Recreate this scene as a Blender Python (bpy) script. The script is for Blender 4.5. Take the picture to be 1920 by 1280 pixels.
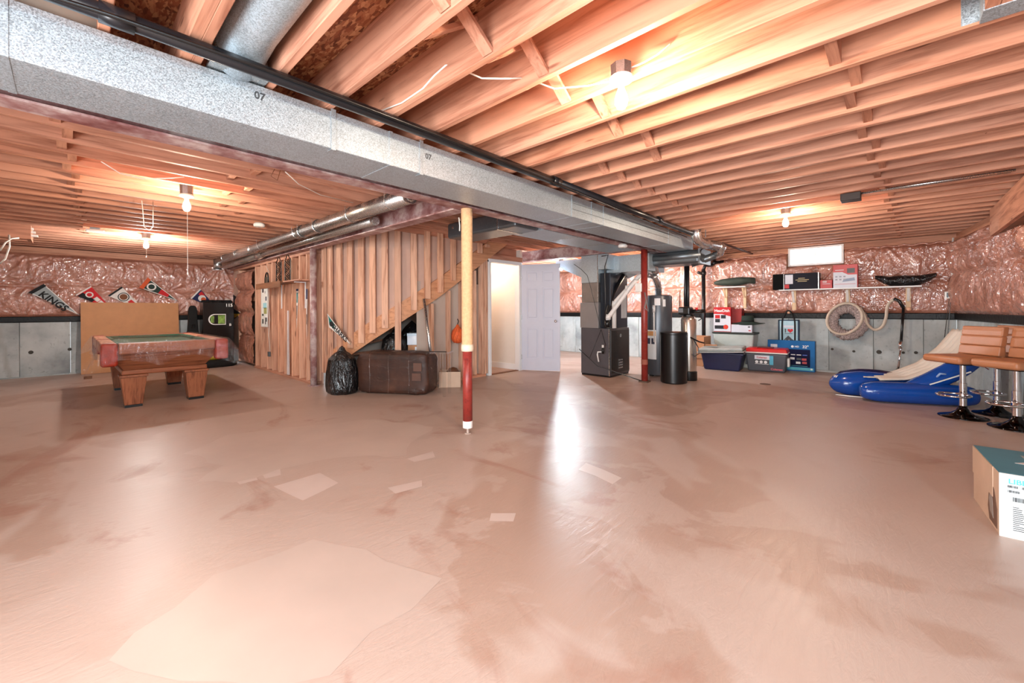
import bpy, math, random
import numpy as np
from mathutils import Matrix, Vector, Euler

for _o in list(bpy.data.objects):
    bpy.data.objects.remove(_o)
S = bpy.context.scene
COL = S.collection
PI = math.pi

# ------------------------------------------------------------------ camera
YAW, ROLL, EYE = -0.7483, -0.0045, 1.156
cam = bpy.data.cameras.new('camera')
cam.sensor_width = 36.0
cam.sensor_fit = 'HORIZONTAL'
cam.lens = 773.0 / 1920 * 36
cam.shift_y = -59.37 / 1920
cam.clip_start = 0.05
cam_o = bpy.data.objects.new('camera', cam)
COL.objects.link(cam_o)
_F = Vector((math.sin(YAW), math.cos(YAW), 0))
_R0 = Vector((math.cos(YAW), -math.sin(YAW), 0))
_U0 = Vector((0, 0, 1))
_R = _R0 * math.cos(ROLL) + _U0 * math.sin(ROLL)
_U = -_R0 * math.sin(ROLL) + _U0 * math.cos(ROLL)
_m = Matrix((_R, _U, -_F)).transposed().to_4x4()
_m.translation = Vector((0, 0, EYE))
cam_o.matrix_world = _m
S.camera = cam_o

# ------------------------------------------------------------------ world, daylight, exposure
S.view_settings.view_transform = 'Standard'
S.view_settings.look = 'None'
S.view_settings.gamma = 1.0
S.view_settings.use_curve_mapping = False
S.view_settings.exposure = 0.78

w = bpy.data.worlds.new('overcast_sky')
S.world = w
w.use_nodes = True
bg = w.node_tree.nodes['Background']
bg.inputs[0].default_value = (0.92, 0.97, 1.0, 1)
bg.inputs[1].default_value = 0.9


def window_light(name, loc, rot, sx, sy, power, col):
    l = bpy.data.lights.new(name, 'AREA')
    l.shape = 'RECTANGLE'
    l.size, l.size_y = sx, sy
    l.energy = power
    l.color = col
    o = bpy.data.objects.new(name, l)
    COL.objects.link(o)
    o.location = loc
    o.rotation_euler = rot
    return o


# unseen fill lights, added as a patio door and a high side window
window_light('added_side_fill', (1.80, 0.05, 1.86), (0, math.radians(78), math.radians(-7)), 0.55, 1.5, 150, (0.55, 0.86, 1.0))
window_light('added_patio_fill', (-.40, -1.76, 1.06), (math.radians(-90), 0, PI), 2.7, 1.75, 185, (0.95, 0.97, 1.0))
window_light('daylight_shelf_window', (-1.075, 9.475, 2.125), (math.radians(-90), 0, 0), 0.80, 0.30, 5, (0.92, 0.97, 1.0))

BULB_W = 21.0          # bare incandescent bulbs on the joists

# ------------------------------------------------------------------ colour + material helpers
def L(c):
    out = []
    for v in c[:3]:
        v = v / 255.0
        out.append(v / 12.92 if v <= 0.04045 else ((v + 0.055) / 1.055) ** 2.4)
    return (out[0], out[1], out[2], 1.0)


class NT:
    def __init__(s, name):
        s.m = bpy.data.materials.new(name)
        s.m.use_nodes = True
        s.t = s.m.node_tree
        s.t.nodes.clear()
        s.out = s.n('ShaderNodeOutputMaterial')

    def n(s, typ, ins=None, **kw):
        nd = s.t.nodes.new(typ)
        for k, v in kw.items():
            setattr(nd, k, v)
        for k, v in (ins or {}).items():
            if isinstance(v, bpy.types.NodeSocket):
                s.t.links.new(v, nd.inputs[k])
            else:
                nd.inputs[k].default_value = v
        return nd

    def coord(s, scale=(1, 1, 1), rnd=True, rot=(0, 0, 0), gen=False):
        tc = s.n('ShaderNodeTexCoord')
        src = tc.outputs['Object']
        if rnd:
            oi = s.n('ShaderNodeObjectInfo')
            mu = s.n('ShaderNodeMath', {0: oi.outputs['Random'], 1: 37.0}, operation='MULTIPLY')
            ad = s.n('ShaderNodeVectorMath', {0: src, 1: mu.outputs[0]}, operation='ADD')
            src = ad.outputs[0]
        return s.n('ShaderNodeMapping', {0: src, 2: rot, 3: scale}).outputs[0]

    def noise(s, vec, scale, detail=3, rough=.55, dist=0):
        return s.n('ShaderNodeTexNoise', {'Vector': vec, 'Scale': scale, 'Detail': detail, 'Roughness': rough, 'Distortion': dist}).outputs[0]

    def ramp(s, fac, stops):
        r = s.n('ShaderNodeValToRGB', {0: fac})
        e = r.color_ramp.elements
        e[0].position, e[0].color = stops[0]
        e[1].position, e[1].color = stops[-1]
        for p, c in stops[1:-1]:
            k = e.new(p)
            k.color = c
        return r.outputs[0]

    def mix(s, fac, a, b, mode='MIX'):
        m = s.n('ShaderNodeMix', data_type='RGBA', blend_type=mode)
        for i, v in ((0, fac), (6, a), (7, b)):
            if isinstance(v, bpy.types.NodeSocket):
                s.t.links.new(v, m.inputs[i])
            else:
                m.inputs[i].default_value = v
        return m.outputs[2]

    def bump(s, h, strength, dist=.01, normal=None):
        ins = {'Height': h, 'Strength': strength, 'Distance': dist}
        if normal is not None:
            ins['Normal'] = normal
        return s.n('ShaderNodeBump', ins).outputs[0]

    def pbr(s, **ins):
        b = s.n('ShaderNodeBsdfPrincipled', {k.replace('_', ' '): v for k, v in ins.items()})
        s.t.links.new(b.outputs[0], s.out.inputs[0])
        return s.m


_cache = {}


def M(name, col, rough=.6, metal=0., var=.12, vscale=6, bump=.0, bscale=60, spec=.5, coat=0.):
    if name in _cache:
        return _cache[name]
    t = NT(name)
    c = L(col)
    v = t.coord()
    fac = t.noise(v, vscale, 4)
    d = tuple(x * (1 - var) for x in c[:3]) + (1,)
    h = tuple(min(1, x * (1 + var)) for x in c[:3]) + (1,)
    colr = t.ramp(fac, [(.3, d), (.7, h)])
    ins = dict(Base_Color=colr, Roughness=rough, Metallic=metal, Specular_IOR_Level=spec, Coat_Weight=coat)
    if bump:
        ins['Normal'] = t.bump(t.noise(v, bscale, 3), bump, .01)
    _cache[name] = t.pbr(**ins)
    return _cache[name]


def wood(name, light, dark, axis=0, rough=.62, knots=True, grain=1.0):
    t = NT(name)
    sc = [14, 14, 14]
    sc[axis] = .9
    v = t.coord(tuple(sc))
    g = t.noise(v, 1.6 * grain, 5, .6, .6)
    col = t.ramp(g, [(.30, L(dark)), (.52, L(light)), (.78, tuple(min(1, x * 1.12) for x in L(light)[:3]) + (1,))])
    oi = t.n('ShaderNodeObjectInfo')
    tint = t.ramp(oi.outputs['Random'], [(0, (.80, .76, .74, 1)), (.5, (1, 1, 1, 1)), (1, (1.0, .90, .80, 1))])
    col = t.mix(.75, col, tint, 'MULTIPLY')
    blot = t.noise(t.coord(tuple(2.2 if i != axis else .8 for i in range(3))), 1, 3)
    col = t.mix(t.ramp(blot, [(.45, (0, 0, 0, 1)), (.8, (.45, .45, .45, 1))]), col, L(tuple(x * .78 for x in dark)))
    if knots:
        ks = [9, 9, 9]
        ks[axis] = 1.6
        vo = t.n('ShaderNodeTexVoronoi', {'Vector': t.coord(tuple(ks)), 'Scale': 1.0, 'Randomness': 1.0})
        kn = t.ramp(vo.outputs['Distance'], [(.0, (.85, .85, .85, 1)), (.06, (.6, .6, .6, 1)), (.10, (0, 0, 0, 1))])
        col = t.mix(kn, col, L((dark[0] * .62, dark[1] * .5, dark[2] * .45)))
    _cache[name] = t.pbr(Base_Color=col, Roughness=rough, Specular_IOR_Level=.3, Normal=t.bump(g, .18, .006))
    return _cache[name]


# lumber
W_X = wood('spruce_lumber', (204, 150, 124), (156, 102, 80), 0)
W_Y = wood('spruce_lumber_long', (202, 146, 120), (152, 98, 76), 1)
W_Z = wood('spruce_stud', (226, 180, 152), (182, 128, 102), 2)
W_STR = wood('stringer_plank', (212, 156, 118), (176, 118, 84), 1, knots=False)
W_OAK = wood('table_oak', (158, 98, 68), (110, 62, 42), 2, .4, False, 2.0)
W_OAKX = wood('table_oak_apron', (152, 92, 62), (106, 58, 38), 1, .38, False, 2.0)
W_DK = wood('dark_shelf_wood', (126, 84, 58), (84, 52, 36), 0, .5, False)


def osb():
    t = NT('oriented_strand_board')
    cols = []
    for k, rot in enumerate((.3, 1.4, 2.4)):
        vo = t.n('ShaderNodeTexVoronoi', {'Vector': t.n('ShaderNodeVectorMath', {0: t.coord((22, 95, 1), False, (0, 0, rot)), 1: t.n('ShaderNodeTexNoise', {'Vector': t.coord((1, 1, 1), False), 'Scale': 26.0}).outputs[1]}, operation='ADD').outputs[0], 'Scale': .9})
        cols.append(t.ramp(vo.outputs['Color'], [(.1, L((96, 48, 26))), (.45, L((150, 86, 54))), (.9, L((206, 154, 112)))]))
    n1 = t.noise(t.coord((1, 1, 1), False), 7, 2)
    n2 = t.noise(t.coord((1, 1, 1), False, (0, 0, 1)), 9, 2)
    c = t.mix(t.ramp(n1, [(.45, (0, 0, 0, 1)), (.5, (1, 1, 1, 1))]), cols[0], cols[1])
    c = t.mix(t.ramp(n2, [(.5, (0, 0, 0, 1)), (.55, (1, 1, 1, 1))]), c, cols[2])
    return t.pbr(Base_Color=c, Roughness=.6, Normal=t.bump(n1, .2, .01))


OSB = osb()


def galv(name, tone=(190, 196, 198), rough=.42, spangle=.5, metal=.85):
    t = NT(name)
    v = t.coord((1, 1, 1))
    vo = t.n('ShaderNodeTexVoronoi', {'Vector': v, 'Scale': 240.0})
    n = t.noise(v, 3, 3)
    c = L(tone)
    lo = tuple(x * (1 - spangle) for x in c[:3]) + (1,)
    col = t.mix(t.ramp(vo.outputs['Color'], [(.1, (0, 0, 0, 1)), (.75, (1, 1, 1, 1))]), lo, c)
    col = t.mix(t.ramp(n, [(.4, (0, 0, 0, 1)), (.8, (.35, .35, .35, 1))]), col, lo)
    r = t.ramp(vo.outputs['Color'], [(0, (rough * .75,) * 3 + (1,)), (1, (rough * 1.3,) * 3 + (1,))])
    return t.pbr(Base_Color=col, Metallic=metal, Roughness=r, Normal=t.bump(t.noise(v, 5, 2), .05, .02))


GALV = galv('galvanised_sheet', (196, 210, 218), .46, .45, .6)
GALV_S = galv('galvanised_pipe', (205, 208, 208), .26, .15, .95)
GALV_D = galv('dull_sheet_metal', (120, 128, 134), .38, .3, .8)
ALUM = galv('aluminium_flue', (222, 224, 226), .22, .1, .95)
CHROME = M('chrome', (225, 225, 228), .06, 1.0, .02)
CHROME_B = M('black_chrome', (60, 58, 58), .10, 1.0, .05)


def steel_red():
    t = NT('red_oxide_steel')
    v = t.coord((1, 1, 1))
    n = t.noise(v, 5, 5, .65)
    c = t.ramp(n, [(.32, L((122, 70, 68))), (.48, L((160, 120, 118))), (.66, L((206, 188, 184)))])
    return t.pbr(Base_Color=c, Roughness=.5, Metallic=.1, Normal=t.bump(n, .15, .01))


STEEL = steel_red()


def red_post():
    t = NT('red_painted_post')
    n = t.noise(t.coord((1, 1, 1)), 16, 5, .7)
    c = t.ramp(n, [(.3, L((112, 34, 30))), (.52, L((150, 50, 42))), (.64, L((130, 50, 42))), (.74, L((196, 140, 128)))])
    return t.pbr(Base_Color=c, Roughness=.4)


REDPOST = red_post()


def concrete():
    t = NT('poured_concrete')
    v = t.coord((1, 1, 1))
    a = t.noise(v, 1.6, 5, .6)
    b = t.noise(v, 14, 4, .7)
    c = t.ramp(a, [(.25, L((128, 134, 136))), (.5, L((176, 182, 182))), (.75, L((204, 208, 206)))])
    c = t.mix(t.ramp(b, [(.60, (0, 0, 0, 1)), (.72, (.7, .7, .7, 1))]), c, L((118, 122, 122)))
    st = t.noise(t.coord((6, 6, 1.2)), 1, 3)
    c = t.mix(t.ramp(st, [(.58, (0, 0, 0, 1)), (.75, (.5, .5, .5, 1))]), c, L((138, 130, 120)))
    return t.pbr(Base_Color=c, Roughness=.8, Normal=t.bump(b, .3, .006))


CONC = concrete()
BLACKFILM = M('black_membrane', (9, 9, 10), .4, 0, .3, 10, .5, 30, .25)
HOLE = M('tie_hole_stain', (70, 66, 60), .9, 0, .3, 20)


def insulation():
    t = NT('pink_insulation_under_plastic')
    v = t.coord((1, 1, 1))
    a = t.noise(v, 2.2, 5, .65)
    b = t.noise(v, 9, 4, .6)
    c = t.ramp(a, [(.25, L((140, 82, 62))), (.5, L((176, 114, 92))), (.75, L((204, 150, 130)))])
    c = t.mix(t.ramp(b, [(.5, (0, 0, 0, 1)), (.75, (.35, .35, .35, 1))]), c, L((130, 76, 56)))
    wr = t.noise(t.coord((7, 7, 1.8), False, (.3, .35, .25)), 1.4, 3, .5, 1.6)
    wr2 = t.noise(t.coord((2.2, 2.2, 6.5), False, (0, .8, 0)), 1.5, 3, .5, 1.2)
    r1 = t.ramp(wr, [(.40, (0, 0, 0, 1)), (.5, (1, 1, 1, 1)), (.60, (0, 0, 0, 1))])
    r2 = t.ramp(wr2, [(.42, (0, 0, 0, 1)), (.5, (1, 1, 1, 1)), (.58, (0, 0, 0, 1))])
    h = t.n('ShaderNodeMath', {0: r1, 1: r2}, operation='MAXIMUM').outputs[0]
    nm = t.bump(h, .35, .02)
    return t.pbr(Base_Color=c, Roughness=.55, Coat_Weight=1.0, Coat_Roughness=.13, Coat_IOR=2.1, Coat_Normal=nm, Normal=t.bump(h, .12, .02))


INSUL = insulation()


def film(name='clear_plastic_film', vis=.035, tint=(1, 1, 1, 1), rough=.06, edge=.30, wr=.8):
    t = NT(name)
    v = t.coord((1, 1, 1), False)
    h = t.noise(t.coord((9, 9, 3), False), 1.6, 3, .5, 2.0)
    nm = t.bump(h, wr, .03)
    tr = t.n('ShaderNodeBsdfTransparent', {0: tint})
    gl = t.n('ShaderNodeBsdfGlossy', {0: (1, 1, 1, 1), 'Roughness': rough, 'Normal': nm})
    df = t.n('ShaderNodeBsdfDiffuse', {0: (.75, .75, .75, 1)})
    lw = t.n('ShaderNodeLayerWeight', {'Blend': .35, 'Normal': nm})
    mx0 = t.n('ShaderNodeMixShader', {0: .04, 1: gl.outputs[0], 2: df.outputs[0]})
    f = t.n('ShaderNodeMapRange', {0: lw.outputs['Facing'], 1: 0, 2: 1, 3: vis, 4: edge})
    mx = t.n('ShaderNodeMixShader', {0: f.outputs[0], 1: tr.outputs[0], 2: mx0.outputs[0]})
    t.t.links.new(mx.outputs[0], t.out.inputs[0])
    return t.m


FILM = film()
ACRYL = film('clear_acrylic', .05, (.95, .96, .96, 1), .05, .4, 0.)
GLASS = film('window_glass', .05, (1, 1, 1, 1), .02, .4, 0.)


def floor_mat():
    t = NT('painted_concrete_floor')
    v = t.coord((1, 1, 1), False)
    big = t.noise(v, .38, 4, .55, .8)
    mid = t.noise(v, 1.5, 5, .6, .5)
    c = t.ramp(big, [(.34, L((162, 132, 116))), (.485, L((173, 144, 128))), (.505, L((184, 160, 147))), (.62, L((182, 156, 142))), (.68, L((174, 147, 132)))])
    c = t.mix(t.ramp(mid, [(.52, (0, 0, 0, 1)), (.55, (.6, .6, .6, 1))]), c, L((184, 160, 147)))
    # worn reddish undercoat showing through
    wn = t.noise(t.coord((1, 1.6, 1), False, (0, 0, .6)), .8, 6, .62, 1.2)
    c = t.mix(t.ramp(wn, [(.58, (0, 0, 0, 1)), (.66, (.6, .6, .6, 1))]), c, L((156, 112, 94)))
    # fine scratches and chips
    sc = t.noise(t.coord((40, 7, 1), False, (0, 0, .7)), 1.2, 4, .7, .5)
    c = t.mix(t.ramp(sc, [(.70, (0, 0, 0, 1)), (.76, (.35, .35, .35, 1))]), c, L((206, 180, 164)))
    fine = t.noise(t.coord((22, 5, 1), False, (0, 0, -.75)), 1.5, 5, .65, .6)
    ro = t.ramp(mid, [(.3, (.33, .33, .33, 1)), (.7, (.44, .44, .44, 1))])
    return t.pbr(Base_Color=c, Roughness=ro, Specular_IOR_Level=.42, Normal=t.bump(fine, .34, .008))


FLOOR = floor_mat()
PATCH = M('lighter_floor_paint', (198, 176, 165), .42, 0, .04, 3)
PATCHB = M('faded_floor_paint', (187, 164, 151), .40, 0, .05, 3)
DRYB = M('brown_paper_drywall', (200, 164, 146), .8, 0, .10, 2.5, .1, 80)
DRYG = M('grey_paper_drywall', (188, 172, 160), .8, 0, .07, 2)
WHITE = M('white_gloss_paint', (232, 232, 232), .35, 0, .02)
WALLW = M('cream_wall_paint', (222, 216, 208), .6, 0, .02)
DOORW = M('white_door_paint', (200, 203, 218), .38, 0, .02)
BLACK = M('black_plastic', (16, 16, 17), .3, 0, .2)
MATTE = M('black_cloth', (14, 13, 13), .85, 0, .3)
ABS = M('black_abs_pipe', (26, 28, 32), .28, 0, .2)
WIRE = M('white_cable', (232, 228, 218), .5, 0, .04)
COPPER = M('brown_wire', (128, 74, 42), .5, 0, .1)
CARD = M('brown_cardboard', (188, 134, 96), .75, 0, .08, 5)
CARDL = M('light_cardboard', (204, 174, 150), .75, 0, .06, 5)
PORC = M('white_porcelain', (240, 238, 232), .3, 0, .02)


def emit(name, col, strength):
    t = NT(name)
    e = t.n('ShaderNodeEmission', {0: col, 1: strength})
    t.t.links.new(e.outputs[0], t.out.inputs[0])
    return t.m


# ------------------------------------------------------------------ mesh builder
class MB:
    def __init__(s):
        s.v, s.f = [], []

    def add(s, vs, fs):
        o = len(s.v)
        s.v += [tuple(p) for p in vs]
        s.f += [tuple(i + o for i in f) for f in fs]
        return s

    def box(s, x0, y0, z0, x1, y1, z1):
        vs = [(x, y, z) for z in (z0, z1) for y in (y0, y1) for x in (x0, x1)]
        return s.add(vs, [(0, 2, 3, 1), (4, 5, 7, 6), (0, 1, 5, 4), (2, 6, 7, 3), (0, 4, 6, 2), (1, 3, 7, 5)])

    def obox(s, a, b, w, h, up=(0, 0, 1)):
        """box from a to b with width w (sideways) and height h (along up)"""
        a, b = Vector(a), Vector(b)
        d = (b - a).normalized()
        u = Vector(up)
        sd = d.cross(u)
        if sd.length < 1e-5:
            sd = d.cross(Vector((1, 0, 0)))
        sd.normalize()
        u = sd.cross(d).normalized()
        vs = []
        for p in (a, b):
            for k in (-1, 1):
                for j in (-1, 1):
                    vs.append(p + sd * (w / 2 * j) + u * (h / 2 * k))
        return s.add(vs, [(0, 1, 3, 2), (4, 6, 7, 5), (0, 4, 5, 1), (2, 3, 7, 6), (0, 2, 6, 4), (1, 5, 7, 3)])

    def taper(s, c0, w0, d0, c1, w1, d1):
        vs = []
        for c, w_, d_ in ((c0, w0, d0), (c1, w1, d1)):
            for sy in (-1, 1):
                for sx in (-1, 1):
                    vs.append((c[0] + sx * w_ / 2, c[1] + sy * d_ / 2, c[2]))
        return s.add(vs, [(0, 2, 3, 1), (4, 5, 7, 6), (0, 1, 5, 4), (2, 6, 7, 3), (0, 4, 6, 2), (1, 3, 7, 5)])

    def tube(s, pts, r, n=10, caps=True, flat=1.0):
        pts = [Vector(p) for p in pts]
        rs = r if isinstance(r, (list, tuple)) else [r] * len(pts)
        prev = None
        rings = []
        for i, p in enumerate(pts):
            if i == 0:
                d = pts[1] - p
            elif i == len(pts) - 1:
                d = p - pts[i - 1]
            else:
                d = (pts[i + 1] - p).normalized() + (p - pts[i - 1]).normalized()
            d.normalize()
            if prev is None:
                a = d.cross(Vector((0, 0, 1)))
                if a.length < .05:
                    a = d.cross(Vector((0, 1, 0)))
            else:
                a = prev - d * prev.dot(d)
            a.normalize()
            b = d.cross(a).normalized()
            prev = a
            rings.append([p + a * (rs[i] * math.cos(2 * PI * k / n)) + b * (rs[i] * flat * math.sin(2 * PI * k / n)) for k in range(n)])
        vs = [q for rg in rings for q in rg]
        fs = []
        for i in range(len(pts) - 1):
            for k in range(n):
                k2 = (k + 1) % n
                fs.append((i * n + k, i * n + k2, (i + 1) * n + k2, (i + 1) * n + k))
        if caps:
            fs.append(tuple(range(n - 1, -1, -1)))
            fs.append(tuple(range((len(pts) - 1) * n, len(pts) * n)))
        return s.add(vs, fs)

    def lathe(s, prof, n=24, c=(0, 0, 0), sx=1., sy=1.):
        vs, fs = [], []
        for r, z in prof:
            for k in range(n):
                vs.append((c[0] + sx * r * math.cos(2 * PI * k / n), c[1] + sy * r * math.sin(2 * PI * k / n), c[2] + z))
        m = len(prof)
        for i in range(m - 1):
            for k in range(n):
                k2 = (k + 1) % n
                fs.append((i * n + k, i * n + k2, (i + 1) * n + k2, (i + 1) * n + k))
        fs.append(tuple(range(n - 1, -1, -1)))
        fs.append(tuple(range((m - 1) * n, m * n)))
        return s.add(vs, fs)

    def prism(s, poly, fn, h0, h1):
        """2-D polygon (counter-clockwise), fn(a, b, h) -> xyz"""
        n = len(poly)
        vs = [fn(a, b, h0) for a, b in poly] + [fn(a, b, h1) for a, b in poly]
        fs = [tuple(range(n - 1, -1, -1)), tuple(range(n, 2 * n))]
        fs += [(i, (i + 1) % n, n + (i + 1) % n, n + i) for i in range(n)]
        return s.add(vs, fs)

    def grid(s, fn, nu, nv, close_u=False):
        vs = [fn(i / (nu if close_u else nu - 1), j / (nv - 1)) for j in range(nv) for i in range(nu)]
        fs = []
        for j in range(nv - 1):
            for i in range(nu if close_u else nu - 1):
                i2 = (i + 1) % nu
                fs.append((j * nu + i, j * nu + i2, (j + 1) * nu + i2, (j + 1) * nu + i))
        return s.add(vs, fs)

    def mesh(s, name, mat, smooth=False):
        me = bpy.data.meshes.new(name)
        me.from_pydata(s.v, [], s.f)
        me.validate()
        me.update()
        if mat is not None:
            me.materials.append(mat)
        if smooth:
            me.polygons.foreach_set('use_smooth', [True] * len(me.polygons))
        return me

    def build(s, name, mat, parent=None, loc=None, rz=None, bevel=0, smooth=False, seg=2, solid=0, sub=0, auto=None):
        o = bpy.data.objects.new(name, s.mesh(name, mat, smooth or auto is not None))
        COL.objects.link(o)
        if parent is not None:
            o.parent = parent
        if loc is not None:
            o.location = loc
        if rz is not None:
            o.rotation_euler = (0, 0, rz)
        if solid:
            md = o.modifiers.new('thickness', 'SOLIDIFY')
            md.thickness = solid
            md.offset = 0
        if bevel:
            md = o.modifiers.new('bevel', 'BEVEL')
            md.width = bevel
            md.segments = seg
            md.limit_method = 'ANGLE'
        if sub:
            md = o.modifiers.new('sub', 'SUBSURF')
            md.levels = md.render_levels = sub
        if auto is not None:
            me = o.data
            me.update()
            if hasattr(me, 'set_sharp_from_angle'):
                me.set_sharp_from_angle(angle=math.radians(auto))
        return o


def link(name, me, parent=None, loc=(0, 0, 0), rot=None):
    o = bpy.data.objects.new(name, me)
    COL.objects.link(o)
    if parent is not None:
        o.parent = parent
    o.location = loc
    if rot is not None:
        o.rotation_euler = rot
    return o


def tag(o, label, cat, group=None):
    o['label'] = label
    o['category'] = cat
    if group:
        o['group'] = group
    return o


def thing(name, label, cat, loc=(0, 0, 0), rz=0., group=None):
    o = bpy.data.objects.new(name, None)
    COL.objects.link(o)
    o.empty_display_size = .1
    o.location = loc
    o.rotation_euler = (0, 0, rz)
    return tag(o, label, cat, group)


def struct(name, loc=(0, 0, 0), rz=0., label=None):
    o = bpy.data.objects.new(name, None)
    COL.objects.link(o)
    o.empty_display_size = .1
    o.location = loc
    o.rotation_euler = (0, 0, rz)
    o['kind'] = 'structure'
    if label:
        o['label'] = label
    return o


def copy_tree(o, parent=None):
    c = o.copy()
    COL.objects.link(c)
    if parent is not None:
        c.parent = parent
    for ch in list(o.children):
        copy_tree(ch, c)
    return c


def text(name, body, size, mat, parent, loc, rot, ext=.0006, ax='CENTER', sx=1., shear=0., ay='CENTER'):
    cu = bpy.data.curves.new(name, 'FONT')
    cu.body = body
    cu.size = size
    cu.align_x = ax
    cu.align_y = ay
    cu.extrude = ext
    cu.shear = shear
    cu.offset = size * .028
    cu.resolution_u = 3
    tmp = bpy.data.objects.new(name, cu)
    COL.objects.link(tmp)
    me = bpy.data.meshes.new_from_object(tmp)
    bpy.data.objects.remove(tmp)
    me.materials.clear()
    me.materials.append(mat)
    o = link(name, me, parent, loc, rot)
    o.scale = (sx, 1, 1)
    return o


# wall-facing text rotations: upright text whose front looks along the given direction
def face(dx, dy):
    return (PI / 2, 0, math.atan2(dy, dx) + PI / 2)


# value noise for wrinkled sheets
def vnoise(x, y, seed=0):
    x = np.asarray(x, float)
    y = np.asarray(y, float)
    xi, yi = np.floor(x).astype(int), np.floor(y).astype(int)
    xf, yf = x - xi, y - yi

    def hsh(a, b):
        h = np.sin(a * 127.1 + b * 311.7 + seed * 74.7) * 43758.5453
        return h - np.floor(h)
    u, v = xf * xf * (3 - 2 * xf), yf * yf * (3 - 2 * yf)
    return (hsh(xi, yi) * (1 - u) + hsh(xi + 1, yi) * u) * (1 - v) + (hsh(xi, yi + 1) * (1 - u) + hsh(xi + 1, yi + 1) * u) * v


def ridge(x, y, seed):
    return np.clip(1 - np.abs(2 * vnoise(x, y, seed) - 1) * 3.6, 0, 1) ** 1.2


def wrinkled(L_, H_, z0, folds, seed, du=.017, dv=.017, amp=.06, bay=.61, wr=.030, depth0=.02):
    """plastic sheet bulging between horizontal fold lines; local x along, -y into the room"""
    nu, nv = int(L_ / du) + 2, int(H_ / dv) + 2
    X, Z = np.meshgrid(np.linspace(0, L_, nu), np.linspace(0, H_, nv))
    fz = np.interp(Z, folds, range(len(folds)))
    warp = .10 * (vnoise(X * 1.3, Z * 0 + 3, seed) - .5)
    fr = np.clip((fz + warp) % 1.0, 0, 1)
    row = np.floor(np.clip(fz, 0, len(folds) - 1.001))
    bulge = np.sqrt(np.clip(np.sin(PI * fr), 0, 1)) * (.5 + .8 * vnoise(X * 1.1 + 9 * row, row * 3.7, seed + 1))
    bx = np.abs(((X + .2 * vnoise(X * 0, row, seed + 2)) / bay) % 1.0 - .5) * 2
    bulge *= 1 - .35 * bx ** 6
    # tension creases fanning out from the staples along the fold lines
    w1 = np.zeros_like(X)
    sp = .41
    for fi, fzv in enumerate(folds):
        for off in (0, 1):
            ia = np.floor(X / sp) + off
            hs = np.sin(ia * 12.9898 + fi * 78.233 + seed) * 43758.5453
            hs = hs - np.floor(hs)
            dx = X - (ia + .5 * (hs - .5)) * sp
            dz = Z - fzv
            dist = np.sqrt(dx * dx + dz * dz) + 1e-4
            an = np.arctan2(dz, dx)
            rg = ridge(an * 3.6 + hs * 40 + .5 * dist, ia * 7.3 + fi * 3.1 + dist * .8, seed + 4)
            rg2 = ridge(an * 8.0 + hs * 90, ia * 5.1 + fi * 2.1 + dist * 1.5, seed + 5)
            env = np.clip(dist / .06, 0, 1) * np.exp(-(dist / (.26 + .2 * hs)) ** 2)
            w1 = w1 + (rg + .5 * rg2) * env
    long_ = ridge(X * 3.1 + Z * 1.4, Z * .9 - X * .4, seed + 6) * (vnoise(X * .8, Z * .8, seed + 9) > .55)
    D = depth0 + amp * bulge + wr * .8 * w1 + wr * .5 * long_ + .010 * vnoise(X * 3, Z * 3, seed + 8)
    edge = np.minimum(1, np.minimum(Z, H_ - Z) / .05)
    D = depth0 * .4 + (D - depth0 * .4) * edge
    m = MB()
    m.v = list(zip(X.ravel().tolist(), (-D).ravel().tolist(), (Z + z0).ravel().tolist()))
    idx = np.arange(nu * nv).reshape(nv, nu)
    q = np.stack([idx[:-1, :-1], idx[:-1, 1:], idx[1:, 1:], idx[1:, :-1]], -1).reshape(-1, 4)
    m.f = [tuple(r) for r in q.tolist()]
    return m

# ================================================================== THE SETTING
JZ, JT = 2.31, 2.545          # underside and top of the floor joists
YB, XL, YF = 9.4, -11.25, -1.8
RW = math.atan2(-.9925, .1224)


def rwall_x(y):
    return .705 + .1233 * (YB - y)


rnd = random.Random(4)

# ------------------------------------------------------------------ floor
floor = MB().box(XL - .2, YF - .2, -.12, 2.7, YB + .2, 0).build('floor', FLOOR)
floor['kind'] = 'structure'
floor['label'] = 'worn beige-brown painted concrete floor'


def patch(poly, jag=.03, seed=0):
    r = random.Random(seed)
    pts = []
    n = len(poly)
    for i in range(n):
        a, b = Vector(poly[i]), Vector(poly[(i + 1) % n])
        k = max(1, int((b - a).length / .12))
        for j in range(k):
            p = a.lerp(b, j / k)
            f = jag if j else jag * .3
            pts.append((p.x + r.uniform(-f, f), p.y + r.uniform(-f, f)))
    MB().add([(p[0], p[1], .0002 + .00006 * seed) for p in pts], [tuple(range(len(pts)))]).build('paint_patch', PATCHB if seed in (7, 8) else PATCH, floor)


patch([(-3.000, 0.917), (-2.647, 0.971), (-2.739, 1.233), (-3.010, 1.220)], .004, 1)
patch([(-3.408, 0.769), (-3.203, 0.777), (-3.204, 0.881), (-3.376, 0.901)], .004, 2)
patch([(-3.322, 0.937), (-3.186, 0.921), (-3.175, 1.019), (-3.309, 1.055)], .003, 3)
patch([(-2.425, 1.418), (-2.312, 1.404), (-2.273, 1.578), (-2.364, 1.632)], .012, 4)
patch([(-2.786, 1.792), (-2.688, 1.789), (-2.654, 1.958), (-2.774, 2.031)], .012, 5)
patch([(-1.688, 1.632), (-1.632, 1.570), (-1.527, 1.650), (-1.582, 1.728)], .012, 6)
patch([(-2.158, 0.847), (-2.182, 0.428), (-2.055, 0.283), (-1.912, 0.083), (-1.645, 0.226), (-1.322, 0.566), (-1.377, 0.743), (-1.368, 0.893), (-1.429, 1.093), (-1.871, 0.984)], .03, 7)
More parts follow.
